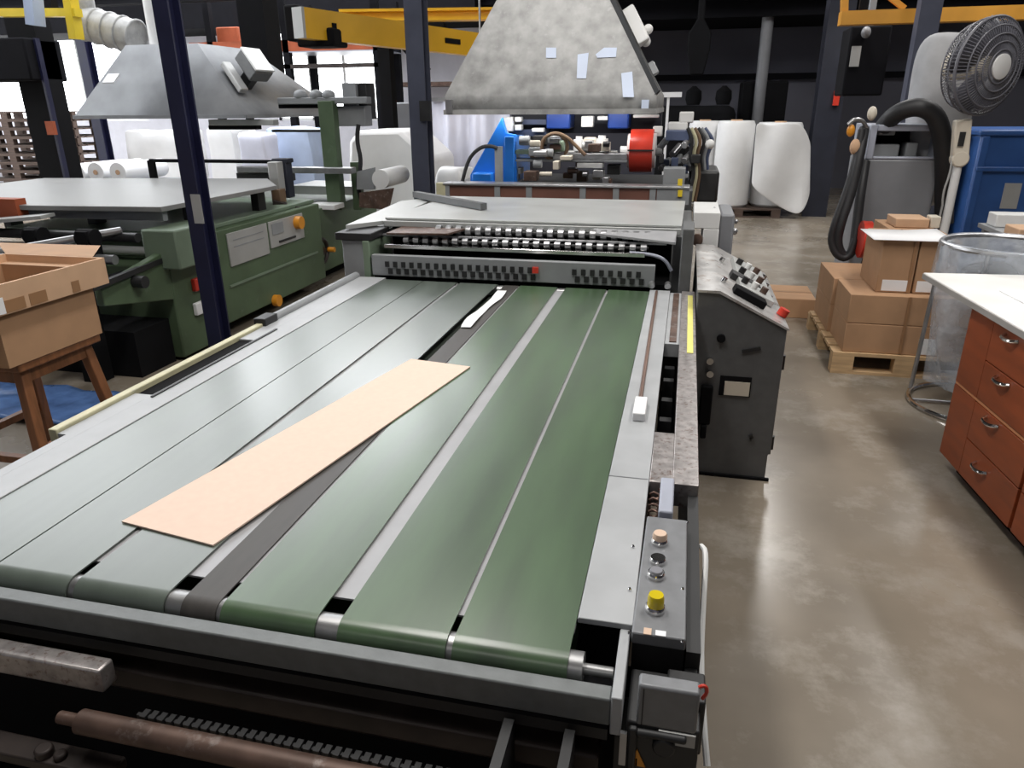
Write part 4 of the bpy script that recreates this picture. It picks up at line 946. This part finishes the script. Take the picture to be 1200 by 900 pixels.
odd('flat_carton', 'carton', 'pale flat carton lying behind the draped white sheet', at(1050, 252, Y=yb2+.06).x, at(1090, 252, Y=yb2+.06).x, .22, .055, m_carton2, yb2+.04, zq)
odd('packet', 'packet', 'small cream packet behind the draped white sheet, near the fan pole', at(1092, 250, Y=yb2+.06).x, at(1104, 250, Y=yb2+.06).x, .1, .07, m_cream, yb2+.05, zq)
tX0 = px0+.80+.06; tY0 = pY+.10; tz = .80
tb = thing('packing_table', 'low packing table behind the wire bag stand', 'table', (tX0+.5, tY0+.3, 0))
MB().box(tX0, tX0+1.0, tY0, tY0+.60, tz-.025, tz).build('table_top', m_greybox, tb)
for x in (tX0+.02, tX0+.94):
    for y in (tY0+.02, tY0+.54): MB().box(x, x+.04, y, y+.04, 0, tz-.025).build('leg', m_greybox, tb)
odd('carton_piece', 'cardboard', 'pinkish carton piece at the left end of the packing table', tX0+.005, tX0+.13, .2, .05, m_carton2, tY0+.02, tz+.001)
odd('white_box', 'box', 'long white box lying along the back of the packing table', tX0+.03, tX0+.36, .14, .075, m_white, tY0+.42, tz+.001)
odd('carton_piece', 'cardboard', 'pale carton piece lying mid packing table behind the bag rim', tX0+.16, tX0+.34, .18, .05, m_carton2, tY0+.10, tz+.001)
odd('carton', 'carton', 'brown carton at the right edge on the packing table', tX0+.37, tX0+.75, .3, .07, m_carton, tY0+.12, tz+.001)
# carton alone on the floor
pc = at(898, 371, z=0); pd = at(955, 371, z=0)
o = thing('carton', 'low brown carton alone on the floor behind the control cabinet', 'carton', tuple((pc+pd)/2))
MB().box(pc.x, pd.x-.02, pc.y, pc.y+.45, 0, .145).build('carton_body', m_carton, o, bevel=.004)
MB().box(pc.x, pd.x-.02, pc.y+.20, pc.y+.25, .145, .146).build('tape', m_tape, o)

# ================================================================== WIRE BAG STAND
bs = thing('bag_stand', 'wire bin stand with clear plastic bag between cartons and cherry bench', 'bin', (1.56, 3.97, 0))
bc = V((1.56, 3.97, 0)); zr = .845
m = MB(); m.torus((bc.x, bc.y, zr), (0, 0, 1), .29, .013); m.build('top_ring', m_steel, bs)
m = MB(); m.torus((bc.x, bc.y, .013), (0, 0, 1), .30, .013); m.build('bottom_ring', m_chrome, bs)
for k in range(4):
    a = PI*.80 + k*PI/2; MB().cyl((bc.x+.31*math.cos(a), bc.y+.31*math.sin(a), .013), (bc.x+.29*math.cos(a), bc.y+.29*math.sin(a), zr), .011, 10).build('leg', m_steel, bs)
MB().cyl((bc.x-.31, bc.y, .014), (bc.x+.31, bc.y, .014), .008, 8).build('cross_bar', m_steel, bs)
m = MB(); n = 36; R = []
for rr_, z_, am in ((.305, zr-.16, .012), (.303, zr+.0, .008), (.292, zr+.018, .004), (.275, zr-.01, .006), (.27, zr-.25, .02), (.26, .35, .03), (.22, .12, .03), (.10, .07, .02)):
    R.append([m.bm.verts.new(bc + V((math.cos(2*PI*k/n), math.sin(2*PI*k/n), 0))*(rr_ + am*noise.noise(V((math.cos(2*PI*k/n)*3, math.sin(2*PI*k/n)*3, z_*4)))*1.6) + V((0, 0, z_))) for k in range(n)])
for A, B in zip(R, R[1:]):
    for k in range(n): m.bm.faces.new((A[k], A[(k+1) % n], B[(k+1) % n], B[k]))
m.bm.faces.new(R[-1]); o = m.build('clear_bag', m_clear, bs); o['label'] = 'clear plastic bag'
m = MB(); m.ell((bc.x+.02, bc.y, zr-.14), (.20, .2, .05)); m.build('dark_contents', m_dark, bs)

# ================================================================== DUST COLLECTOR
dY = 5.9
X0, X1, Z0, Z1 = rectY(1012, 146, 1100, 252, dY)
dc = thing('dust_collector', 'grey dust collector with black hose and swollen cloth bag, behind the cartons', 'dust collector', ((X0+X1)/2, dY+.3, 0))
zs_ = at(1050, 187, Y=dY).z
MB().box(X0, X1, dY, dY+.55, .12, zs_).build('lower_cabinet', m_dustc, dc, bevel=.012)
m = MB(); t = .05
m.box(X0, X0+t, dY, dY+.5, zs_, Z1); m.box(X1-t*.7, X1, dY, dY+.5, zs_, Z1); m.box(X0+t, X1-t*.7, dY, dY+.5, Z1-.045, Z1); m.box(X0+t, X1-t*.7, dY+.0, dY+.05, zs_, zs_+.02)
m.build('upper_frame', m_dustf, dc, bevel=.008)
MB().box(X0+t, X1-t*.7, dY+.30, dY+.32, zs_, Z1-.045).build('fan_recess', m_black, dc)
m = MB(); m.box(X0+.06, X0+.24, dY+.1, dY+.28, zs_, zs_+.10); m.box(X0+.28, X0+.36, dY+.1, dY+.25, zs_, zs_+.11); m.box(X0+.08, X0+.2, dY+.12, dY+.2, zs_+.16, zs_+.19); m.build('fan_motor', m_greybox, dc, bevel=.01)
for i in range(2): MB().cyl((X0+.06, dY+.1+.4*i, .06), (X0+.02, dY+.1+.4*i, .06), .06, 18).build('castor', m_red, dc)
q_ = at(1015, 282, Y=dY-.35); MB().cyl((q_.x-.03, dY-.3, q_.z), (q_.x+.03, dY-.3, q_.z), .13, 24).build('red_wheel', m_red, dc)
MB().bar((q_.x+.05, dY-.3, q_.z), (X0+.1, dY+.05, .2), .04, .04).build('axle_bracket', m_black, dc)
# bag
secs = []
for (xl_, xr_, py, dep) in ((1058, 1112, 245, .30), (1060, 1122, 200, .34), (1063, 1136, 150, .40), (1068, 1141, 110, .42), (1073, 1142, 80, .42), (1078, 1143, 58, .38), (1086, 1138, 44, .28), (1098, 1128, 37, .12)):
    a = at(xl_, py, Y=dY+.35); b_ = at(xr_, py, Y=dY+.35); cxm = (a.x+b_.x)/2; rw = (b_.x-a.x)/2; zz = (a.z+b_.z)/2
    secs.append([(cxm + rw*math.copysign(abs(math.cos(2*PI*k/24))**.7, math.cos(2*PI*k/24)), dY+.38 + dep/2*math.copysign(abs(math.sin(2*PI*k/24))**.7, math.sin(2*PI*k/24)), zz + (b_.z-a.z)/2*math.cos(2*PI*k/24)) for k in range(24)])
m = MB(); m.loft(secs); o = m.build('filter_bag', m_bag, dc); o.modifiers.new('sub', 'SUBSURF').render_levels = 1
# hoses
H = lambda pts, r, nm, mat=m_rubber: MB().tube([at(x, y, Y=Y) for x, y, Y in pts], r, 12, smooth=2).build(nm, mat, dc)
H(((1036, 148, dY+.1), (1046, 136, dY), (1062, 127, dY-.05), (1080, 125, dY-.08), (1096, 134, dY-.08), (1104, 156, dY-.06), (1107, 190, dY-.04), (1107, 225, dY), (1106, 262, dY)), .062, 'main_hose')
H(((1013, 150, dY), (1008, 180, dY-.1), (998, 225, dY-.15), (985, 262, dY-.2), (980, 285, dY-.2), (988, 302, dY-.2), (1000, 296, dY-.2), (1004, 262, dY-.15), (1010, 215, dY-.1), (1014, 190, dY)), .034, 'hanging_hose')
H(((1010, 152, dY-.05), (1003, 190, dY-.1), (990, 230, dY-.15), (978, 262, dY-.2), (973, 282, dY-.2), (980, 300, dY-.22), (994, 304, dY-.22), (1003, 280, dY-.2)), .026, 'hanging_hose')
H(((1016, 150, dY-.02), (1010, 140, dY-.05), (1000, 140, dY-.1), (994, 146, dY-.1)), .014, 'tap_pipe', m_steel)
for px, py, mm, s_ in ((997, 153, m_amber, .035), (1002, 172, m_carton2, .045), (1022, 133, m_cream, .04)):
    p = at(px, py, Y=dY-.08); MB().ell((p.x, p.y, p.z), (s_*.8, s_*.8, s_*1.2)).build('hose_fitting', mm, dc)

# ================================================================== FAN
fY = 5.62
fn = thing('pedestal_fan', 'large round pedestal fan with white hub standing beside the filter bag', 'fan', tuple(V((at(1113, 248, Y=fY).x, fY, 0))))
fc = at(1159, 78, Y=fY-.05)
axis = V((.56, -.83, -.05)).normalized()
RF = 53/847*(fc-EYE).dot(FW); u1 = axis.cross(V((0, 0, 1))).normalized(); u2 = u1.cross(axis)
m = MB()
for rr_, hh in ((RF, 0), (RF*.99, -.05), (RF*.83, .045), (RF*.66, .065), (RF*.5, .075), (RF*.34, .08), (RF*.9, -.12), (RF*.6, -.16)): m.torus(fc+axis*hh, axis, rr_, .005 if rr_ != RF else .010, 40, 6)
for k in range(80):
    a = 2*PI*k/80; d = u1*math.cos(a)+u2*math.sin(a)
    m.tube([fc+axis*.08+d*.06, fc+axis*.072+d*RF*.5, fc+axis*.045+d*RF*.83, fc+d*RF, fc-axis*.06+d*RF*.98, fc-axis*.12+d*RF*.9, fc-axis*.17+d*RF*.45], .0027, 5)
m.build('cage', m_fan, fn)
MB().lathe([(.075, 0), (.075, .012), (.05, .018), (.001, .018)], fc+axis*.078, axis, 28).build('hub_badge', m_white, fn)
m = MB()
for k in range(4):
    a = k*PI/2+.4; d = u1*math.cos(a)+u2*math.sin(a); tn = axis.cross(d)
    P = []
    for t_, wd, tw in ((.05, .05, .06), (.12, .10, .05), (.20, .13, .04), (.27, .12, .03)):
        P.append((fc-axis*.05+d*t_-tn*wd+axis*tw*.5, fc-axis*.05+d*t_+tn*wd-axis*tw*.5))
    for (p1_, p2_), (p3_, p4_) in zip(P, P[1:]):
        vs = [m.bm.verts.new(p) for p in (p1_, p2_, p4_, p3_)]; m.bm.faces.new(vs)
bmesh.ops.remove_doubles(m.bm, verts=m.bm.verts[:], dist=.0005)
o = m.build('blades', m_fanb, fn); o.modifiers.new('solid', 'SOLIDIFY').thickness = .004
MB().cyl(fc-axis*.28, fc-axis*.05, .085, 24).cyl(fc-axis*.05, fc+axis*.01, .06, 20).build('motor', m_cream, fn)
ppx = at(1117, 210, Y=fY)
bk0 = at(1128, 140, Y=fY); bk1 = at(1124, 186, Y=fY)
m = MB(); m.bar(bk1, bk0, .10, .07, (0, 1, 0)); m.cyl(bk1+V((0, -.036, 0)), bk1+V((0, .036, 0)), .055, 20); m.build('tilt_bracket', m_cream, fn, bevel=.01)
sw_ = at(1130, 146, Y=fY-.042); MB().obox(at(1127, 163, Y=fY-.04), (.035, .01, .09)).build('switch', m_dark, fn)
pb = at(1108, 262, Y=fY)
foot = V((pb.x-.02, fY, 0))
MB().cyl(bk1, (pb.x, fY, pb.z), .028, 16).cyl((pb.x, fY, pb.z), foot, .028, 16).build('pole', m_white, fn)
MB().lathe([(.24, 0), (.24, .015), (.05, .05), (.03, .06)], foot, n=28).build('base', m_dark, fn)
m = MB(); m.tube([bk1+V((-.05, -.02, .02)), at(1113, 205, Y=fY-.03), at(1105, 225, Y=fY-.03), at(1104, 250, Y=fY-.03), (foot.x-.1, fY, .05)], .007, 8, smooth=2); m.build('power_cord', m_gpan, fn)

# ================================================================== FILM ROLLS, BLUE BIN
rY = 10.9
pc0 = at(818, 243, Y=rY); pc1 = at(905, 246, Y=rY)
pallet('pallet', 'old wooden pallet under the white film rolls at the back', pc0.x, pc1.x+.1, rY-.1, rY+.9, 0, m_wooddk, h=.12)
def filmroll(label, x0, x1, yt_, zb_, Y):
    a = at(x0, yt_, Y=Y); b_ = at(x1, yt_, Y=Y); r = (b_.x-a.x)/2; cx_ = (a.x+b_.x)/2; zt2_ = a.z
    o = thing('film_roll', label, 'film roll', (cx_, Y+r, zb_), 'white film rolls on the pallet')
    m = MB(); m.lathe([(r*.9, zb_), (r, zb_+.03), (r*1.0, (zb_+zt2_)/2), (r, zt2_-.05), (r*.92, zt2_), (.09, zt2_)], (cx_, Y+r, 0), n=40); m.build('film', m_film, o)
    MB().cyl((cx_, Y+r, zt2_-.01), (cx_, Y+r, zt2_+.015), .08, 20).build('core', m_carton2, o)
    return o
filmroll('tall white film roll standing on the old pallet, left of the draped one', 842, 888, 142, .125, rY-.05)
filmroll('greyer white film roll half hidden behind cables of the gluing machine', 808, 846, 142, .125, rY+.25)
filmroll('white film roll under the trailing drape beside the dark navy column', 890, 946, 144, .125, rY+.05)
m = MB(); n_ = 18
top = [(886, 142), (900, 147), (915, 144), (930, 143), (942, 146), (950, 168)]; bot = [(880, 218), (892, 228), (908, 240), (925, 249), (940, 254), (949, 228)]
rows = []
for k in range(9):
    t = k/8; rows.append([m.bm.verts.new(at(a[0]+(b_[0]-a[0])*t, a[1]+(b_[1]-a[1])*t, Y=rY-.16+.05*math.sin(i*1.7+k*.4)) if (i < 5) else at(a[0]+(b_[0]-a[0])*t, a[1]+(b_[1]-a[1])*t, Y=rY-.02)) for i, (a, b_) in enumerate(zip(top, bot))])
for A, B in zip(rows, rows[1:]):
    for i in range(5): m.bm.faces.new((A[i], A[i+1], B[i+1], B[i]))
o = m.build('film_drape', m_film, origin=at(915, 200, Y=rY)); o.modifiers.new('solid', 'SOLIDIFY').thickness = .01; o.modifiers.new('sub', 'SUBSURF').render_levels = 2
tag(o, 'loose white film trailing to the floor from the film rolls', 'film drape')
bY = 7.2
X0, X1, Z0, Z1 = rectY(1137, 152, 1260, 290, bY)
o = thing('blue_bin', 'tall blue plastic bin behind the pedestal fan at the right edge', 'bin', ((X0+X1)/2, bY+.5, 0))
MB().box(X0, X1, bY, bY+.9, .1, Z1-.03).build('bin_body', m_bluebin, o, bevel=.03)
MB().box(X0-.03, X1+.03, bY-.03, bY+.93, Z1-.05, Z1).build('bin_rim', m_bluebin, o, bevel=.015)
zr1 = at(1160, 198, Y=bY).z; MB().box(X0, X1, bY-.035, bY, zr1-.02, zr1+.02).box(X0, X0+.06, bY-.03, bY, .12, Z1-.05).build('bin_rib', m_bluebin, o, bevel=.008)
r_ = rectY(1176, 215, 1196, 245, bY-.03); MB().box(r_[0], r_[1], bY-.006, bY, r_[2], r_[3]).build('grey_label', m_gpan, o)
for x in (X0+.1, X1-.2): MB().box(x, x+.12, bY+.1, bY+.8, 0, .1).build('runner', m_bluebin, o)
X0, X1, Z0, Z1 = rectY(1122, 152, 1138, 290, bY+.15); tag(MB().box(X0-.12, X1-.11, bY+.2, bY+.9, 0, Z1-.02).build('navy_crate', m_navy, origin=(X0, bY+.4, 0), bevel=.02), 'dark navy crate against the left side of the blue bin', 'crate')

# ================================================================== WHITE LOADS, LEFT AND MIDDLE BACK
def wrapped(label, r_, Y, dep, mat, amp=.04, rnd=.15, taper=None, nm='wrapped_load', grp='film wrapped loads at the back'):
    X0, X1, Z0, Z1 = rectY(*r_, Y)
    m = MB(); m.lump(X0, X1, Y, Y+dep, 0.0, Z1, amp, 2.5, 12, rnd, taper); o = m.build(nm, mat, origin=((X0+X1)/2, Y+dep/2, 0), ang=60)
    return tag(o, label, 'wrapped load', grp)
P_ = [at(x, y, Y=8.0) for x, y in ((408, 165), (420, 153), (468, 152), (505, 186), (509, 246), (404, 246))]
P_[4].z = 0; P_[5].z = 0
m = MB(); m.prism(P_, (0, .9, 0)); o = m.build('wrapped_load', m_film, origin=(P_[2].x, 8.4, 0), bevel=.05); tag(o, 'white film wrapped load with sloping shoulder beside the slate blue column', 'wrapped load', 'film wrapped loads at the back')
wrapped('white wrapped load under the smaller hood, left of the navy column', (150, 153, 212, 225), 10.2, .7, m_film, .03, .1)
wrapped('white wrapped load under the smaller hood, right of the navy column', (246, 150, 276, 225), 10.2, .7, m_film, .03, .1)
wrapped('pale blue wrapped load beyond the green posts', (314, 150, 366, 230), 9.6, .6, m_bluetint, .04, .1)
wrapped('grey wrapped load in front of the pale blue one', (281, 155, 312, 225), 9.0, .4, m_sheet, .04, .15)
wrapped('small rounded white bundle between slate column and blue gusset', (508, 196, 545, 250), 7.2, .5, m_film, .05, .4)
# hanging plastic sheet
X0, X1, Z0, Z1 = rectY(502, 128, 598, 236, 9.4)
m = MB(); n_ = 40; A = []; B = []
for i in range(n_+1):
    t = i/n_; x = X0+(X1-X0)*t; y = 9.4+.025*math.sin(t*17)+.012*math.sin(t*41); A.append(m.bm.verts.new((x, y, .25))); B.append(m.bm.verts.new((x, y, Z1+.09)))
for i in range(n_): m.bm.faces.new((A[i], A[i+1], B[i+1], B[i]))
o = m.build('plastic_curtain', m_sheet, origin=((X0+X1)/2, 9.4, .25)); o.modifiers.new('solid', 'SOLIDIFY').thickness = .006
tag(o, 'lavender white plastic curtain hanging left of the blue gusset', 'curtain')
tag(MB().box(X0-.1, X1+.1, 9.38, 9.42, Z1+.1, Z1+.14).box(X0-.1, X0-.05, 9.38, 9.42, 0, Z1+.1).box(X1+.05, X1+.1, 9.38, 9.42, 0, Z1+.1).build('curtain_stand', m_steel, origin=(X0, 9.4, 0)), 'thin steel stand carrying the lavender plastic curtain', 'stand')
# pallet stack in front of the bright window
prot = None
ps_x = at(18, 160, Y=9.6); 
zz = .0
p1 = pallet('pallet', 'dark pallet in the stack by the bright window, far left', ps_x.x-.7, ps_x.x+.85, 9.4, 10.4, 0, m_wooddk, 'stacked dark pallets by the window', h=.12)
names = ['second', 'third', 'fourth', 'fifth', 'sixth', 'seventh', 'eighth', 'ninth', 'tenth', 'eleventh', 'topmost']
p1['label'] = 'bottom dark pallet of the stack by the bright window'
for i in range(11):
    q_ = copy_tree(p1, p1.location + V((.01*math.sin(i*2), 0, .122*(i+1))), f'{names[i]} dark pallet from the floor in the stack by the bright window' if i < 10 else 'topmost dark pallet of the stack by the bright window')
# small white rolls on the floor by the window (bright ends)
for i, (px, py, lab) in enumerate(((90, 203, 'white roll end left of the thin blue column, above the grey table'), (112, 202, 'white roll end right behind the thin blue column'), (138, 202, 'white roll end right of the thin blue column, above the grey table'))):
    p = at(px, py, Y=7.9); o = thing('paper_roll', lab, 'paper roll', (p.x, 8.2, p.z-.11), 'white rolls behind the grey table')
    MB().cyl((p.x, 7.9, p.z), (p.x, 8.7, p.z), .115, 24).build('paper', m_whitep, o); MB().cyl((p.x, 7.892, p.z), (p.x, 7.9, p.z), .03, 14).build('core', m_carton2, o)
q0 = at(90, 203, Y=7.9); q1 = at(138, 203, Y=7.9)
tag(MB().box(q0.x-.3, q1.x+.3, 7.85, 8.75, q0.z-.16, q0.z-.115).box(q0.x-.25, q0.x-.17, 7.9, 8.7, 0, q0.z-.16).box(q1.x+.17, q1.x+.25, 7.9, 8.7, 0, q0.z-.16).build('roll_bench', m_greybox, origin=(q0.x, 8.2, 0)), 'grey bench carrying the white rolls behind the grey table', 'bench')
# orange rack behind
rk = thing('pallet_rack', 'orange pallet rack with dark uprights, in front of the bright wall', 'rack', tuple(V((at(290, 80, Y=11).x, 11.2, 0))))
a = at(222, 55, Y=11); b_ = at(445, 62, Y=11)
MB().box(a.x, b_.x, 11.0, 11.06, a.z-.10, a.z+.06).build('rack_beam', m_orange, rk)
MB().box(a.x, b_.x, 11.0, 11.06, a.z-.34, a.z-.28).build('rack_beam', m_rustd, rk)
MB().box(a.x, b_.x, 11.0, 11.9, a.z-.115, a.z-.10).build('rack_shelf', m_dustf, rk)
for px in (250, 337, 442): 
    x = at(px, 80, Y=11).x; MB().box(x-.05, x+.05, 11.0, 11.1, 0, 3.0).box(x-.05, x+.05, 11.8, 11.9, 0, 3.0).build('upright', m_steeld, rk)
for k, (px0_, px1_, mm, lab) in enumerate(((256, 282, m_orange, 'orange box on the rack, left of the hanging post'), (344, 376, m_rust, 'rust brown box on the rack, right of the hanging post'))):
    X0, X1, _, _ = rectY(px0_, 40, px1_, 50, 11.2); tag(MB().box(X0, X1, 11.15, 11.7, a.z-.099, a.z+.28).build('rack_box', mm, origin=(X0, 11.4, a.z), bevel=.02), lab, 'box')
# long shelf with brown edge on the white wall
X0, X1, Z0, Z1 = rectY(462, 96, 530, 101, 12.8); tag(MB().box(X0, X1, 12.8, 13.5, Z0, Z1).build('wall_shelf', m_rust, origin=((X0+X1)/2, 13, Z0)), 'thin brown shelf on the white wall beside the slate column', 'shelf')
m = MB(); bx(m, 462, 120, 486, 160, 9.8, .5); X0, X1, Z0, Z1 = rectY(462, 120, 486, 160, 9.8); m.box((X0+X1)/2-.05, (X0+X1)/2+.05, 10, 10.1, 0, Z0)
tag(m.build('switch_cabinet', m_dustc, origin=((X0+X1)/2, 10, 0), bevel=.02), 'grey switch cabinet on a post left of the slate column', 'cabinet')

# ================================================================== DARK BACK RIGHT
X0, X1, Z0, Z1 = rectY(868, 95, 922, 142, 13.5)
o = thing('machine_rack', 'black machine rack in the gloom above the white film rolls', 'rack', ((X0+X1)/2, 13.8, 0))
MB().box(X0, X1, 13.5, 14.2, .1, Z1).build('rack_body', m_black, o, bevel=.03); MB().box(X0+.1, X1-.1, 13.6, 14.1, 0, .1).build('rack_base', m_black, o)
p = at(896, 60, Y=13.2); tag(MB().cyl((p.x, 13.2, 0), (p.x-.0, 13.2, 3.4), .09, 16).build('stand_pipe', m_dustc, origin=(p.x, 13.2, 0)), 'grey vertical pipe in the gloom above the film rolls', 'pipe')
p = at(820, 40, Y=12.5); q_ = at(815, 88, Y=12.5)
tag(MB().loft([[(p.x+sx*w, 12.5+sy*.12, z_) for sx, sy in ((-1,-1),(1,-1),(1,1),(-1,1))] for w, z_ in ((.10, q_.z), (.17, q_.z+.35), (.17, p.z), (.05, p.z+.2), (.05, 3.2))]).build('hanging_hoist', m_black, origin=(p.x, 12.5, q_.z), bevel=.02), 'black tapered hoist hanging before the dark grey wall', 'hoist')
X0, X1, Z0, Z1 = rectY(768, 108, 799, 114, 12.0); tag(MB().box(X0, X1, 12.0, 12.06, Z0, Z1).box((X0+X1)/2-.02, (X0+X1)/2+.02, 12.02, 12.06, 0, Z0).build('marker_board', m_whitep, origin=((X0+X1)/2, 12, 0)), 'small white strip on a stand right of the big hood', 'marker')
m = MB(); X0, X1, Z0, Z1 = rectY(770, 124, 862, 152, 12.8); m.lump(X0, X1, 12.8, 13.6, 0, Z1, .015, 3, 10, .2)
tag(m.build('covered_machine', m_black, origin=((X0+X1)/2, 13.2, 0), ang=60), 'low black covered machine along the dark wall, right of the big hood', 'machine')
for px, lab in ((812, 'rounded black canister on the covered machine, left one'), (847, 'rounded black canister on the covered machine, right one')):
    p = at(px, 124, Y=13.0); tag(MB().lathe([(.10, Z1+.012), (.13, Z1+.10), (.12, Z1+.22), (.05, Z1+.28), (.03, Z1+.30)], (p.x, 13.0, 0), n=20).build('canister', m_black, origin=(p.x, 13, Z1)), lab, 'canister', 'black canisters')

# ================================================================== LIGHT
sc = bpy.context.scene
w = bpy.data.worlds.new('daylight'); sc.world = w; w.use_nodes = True
bg = w.node_tree.nodes['Background']; bg.inputs[0].default_value = (.94, .97, 1, 1); bg.inputs[1].default_value = 7.0
def area(name, loc, sx, sy, power, col=(1, .96, .9), target=None):
    l = bpy.data.lights.new(name, 'AREA'); l.shape = 'RECTANGLE'; l.size = sx; l.size_y = sy; l.energy = power; l.color = col
    o = bpy.data.objects.new(name, l); C.objects.link(o); o.location = loc
    if target is not None: o.rotation_euler = (V(target)-V(loc)).to_track_quat('-Z', 'Y').to_euler()
    return o
# roof skylights (daylight) over the left bay, lamps over the aisle
area('skylight', (-5.9, 10.6, 4.75), 5.4, 4.8, 560, (.95, .97, 1))
area('skylight', (-5.9, 6.0, 4.75), 5.4, 4.0, 270, (.95, .97, 1))
area('skylight', (-11.5, 8.0, 4.75), 4.0, 8.0, 400, (.95, .97, 1))
area('strip_lamp', (-1.3, 2.2, 4.4), .4, 3.0, 92, (1, .97, .93))
area('strip_lamp', (1.6, 3.0, 4.4), .4, 3.0, 120, (1, .97, .93))
area('strip_lamp', (-.8, -3.0, 3.9), 3.0, .4, 25, (1, .97, .93))
area('strip_lamp', (-.7, 1.3, 4.4), 3.0, .4, 32, (1, .97, .93))
area('hood_fill_light', (-.85, 4.95, 1.50), 1.0, .05, 4.5, (1, .98, .95), (-.85, 5.2, .9))  # added fill light, brightens the clutter below the big hood
area('strip_lamp', (3.4, 8.0, 4.4), .4, 3.0, 120, (1, .98, .95))
area('strip_lamp', (1.2, 9.6, 4.4), .4, 2.4, 110, (1, .98, .95))
vs = sc.view_settings
sc.display_settings.display_device = 'sRGB'
vs.view_transform = 'Standard'; vs.look = 'None'; vs.gamma = 1; vs.exposure = 0.0; vs.use_curve_mapping = False
sc.cycles.use_denoising = True
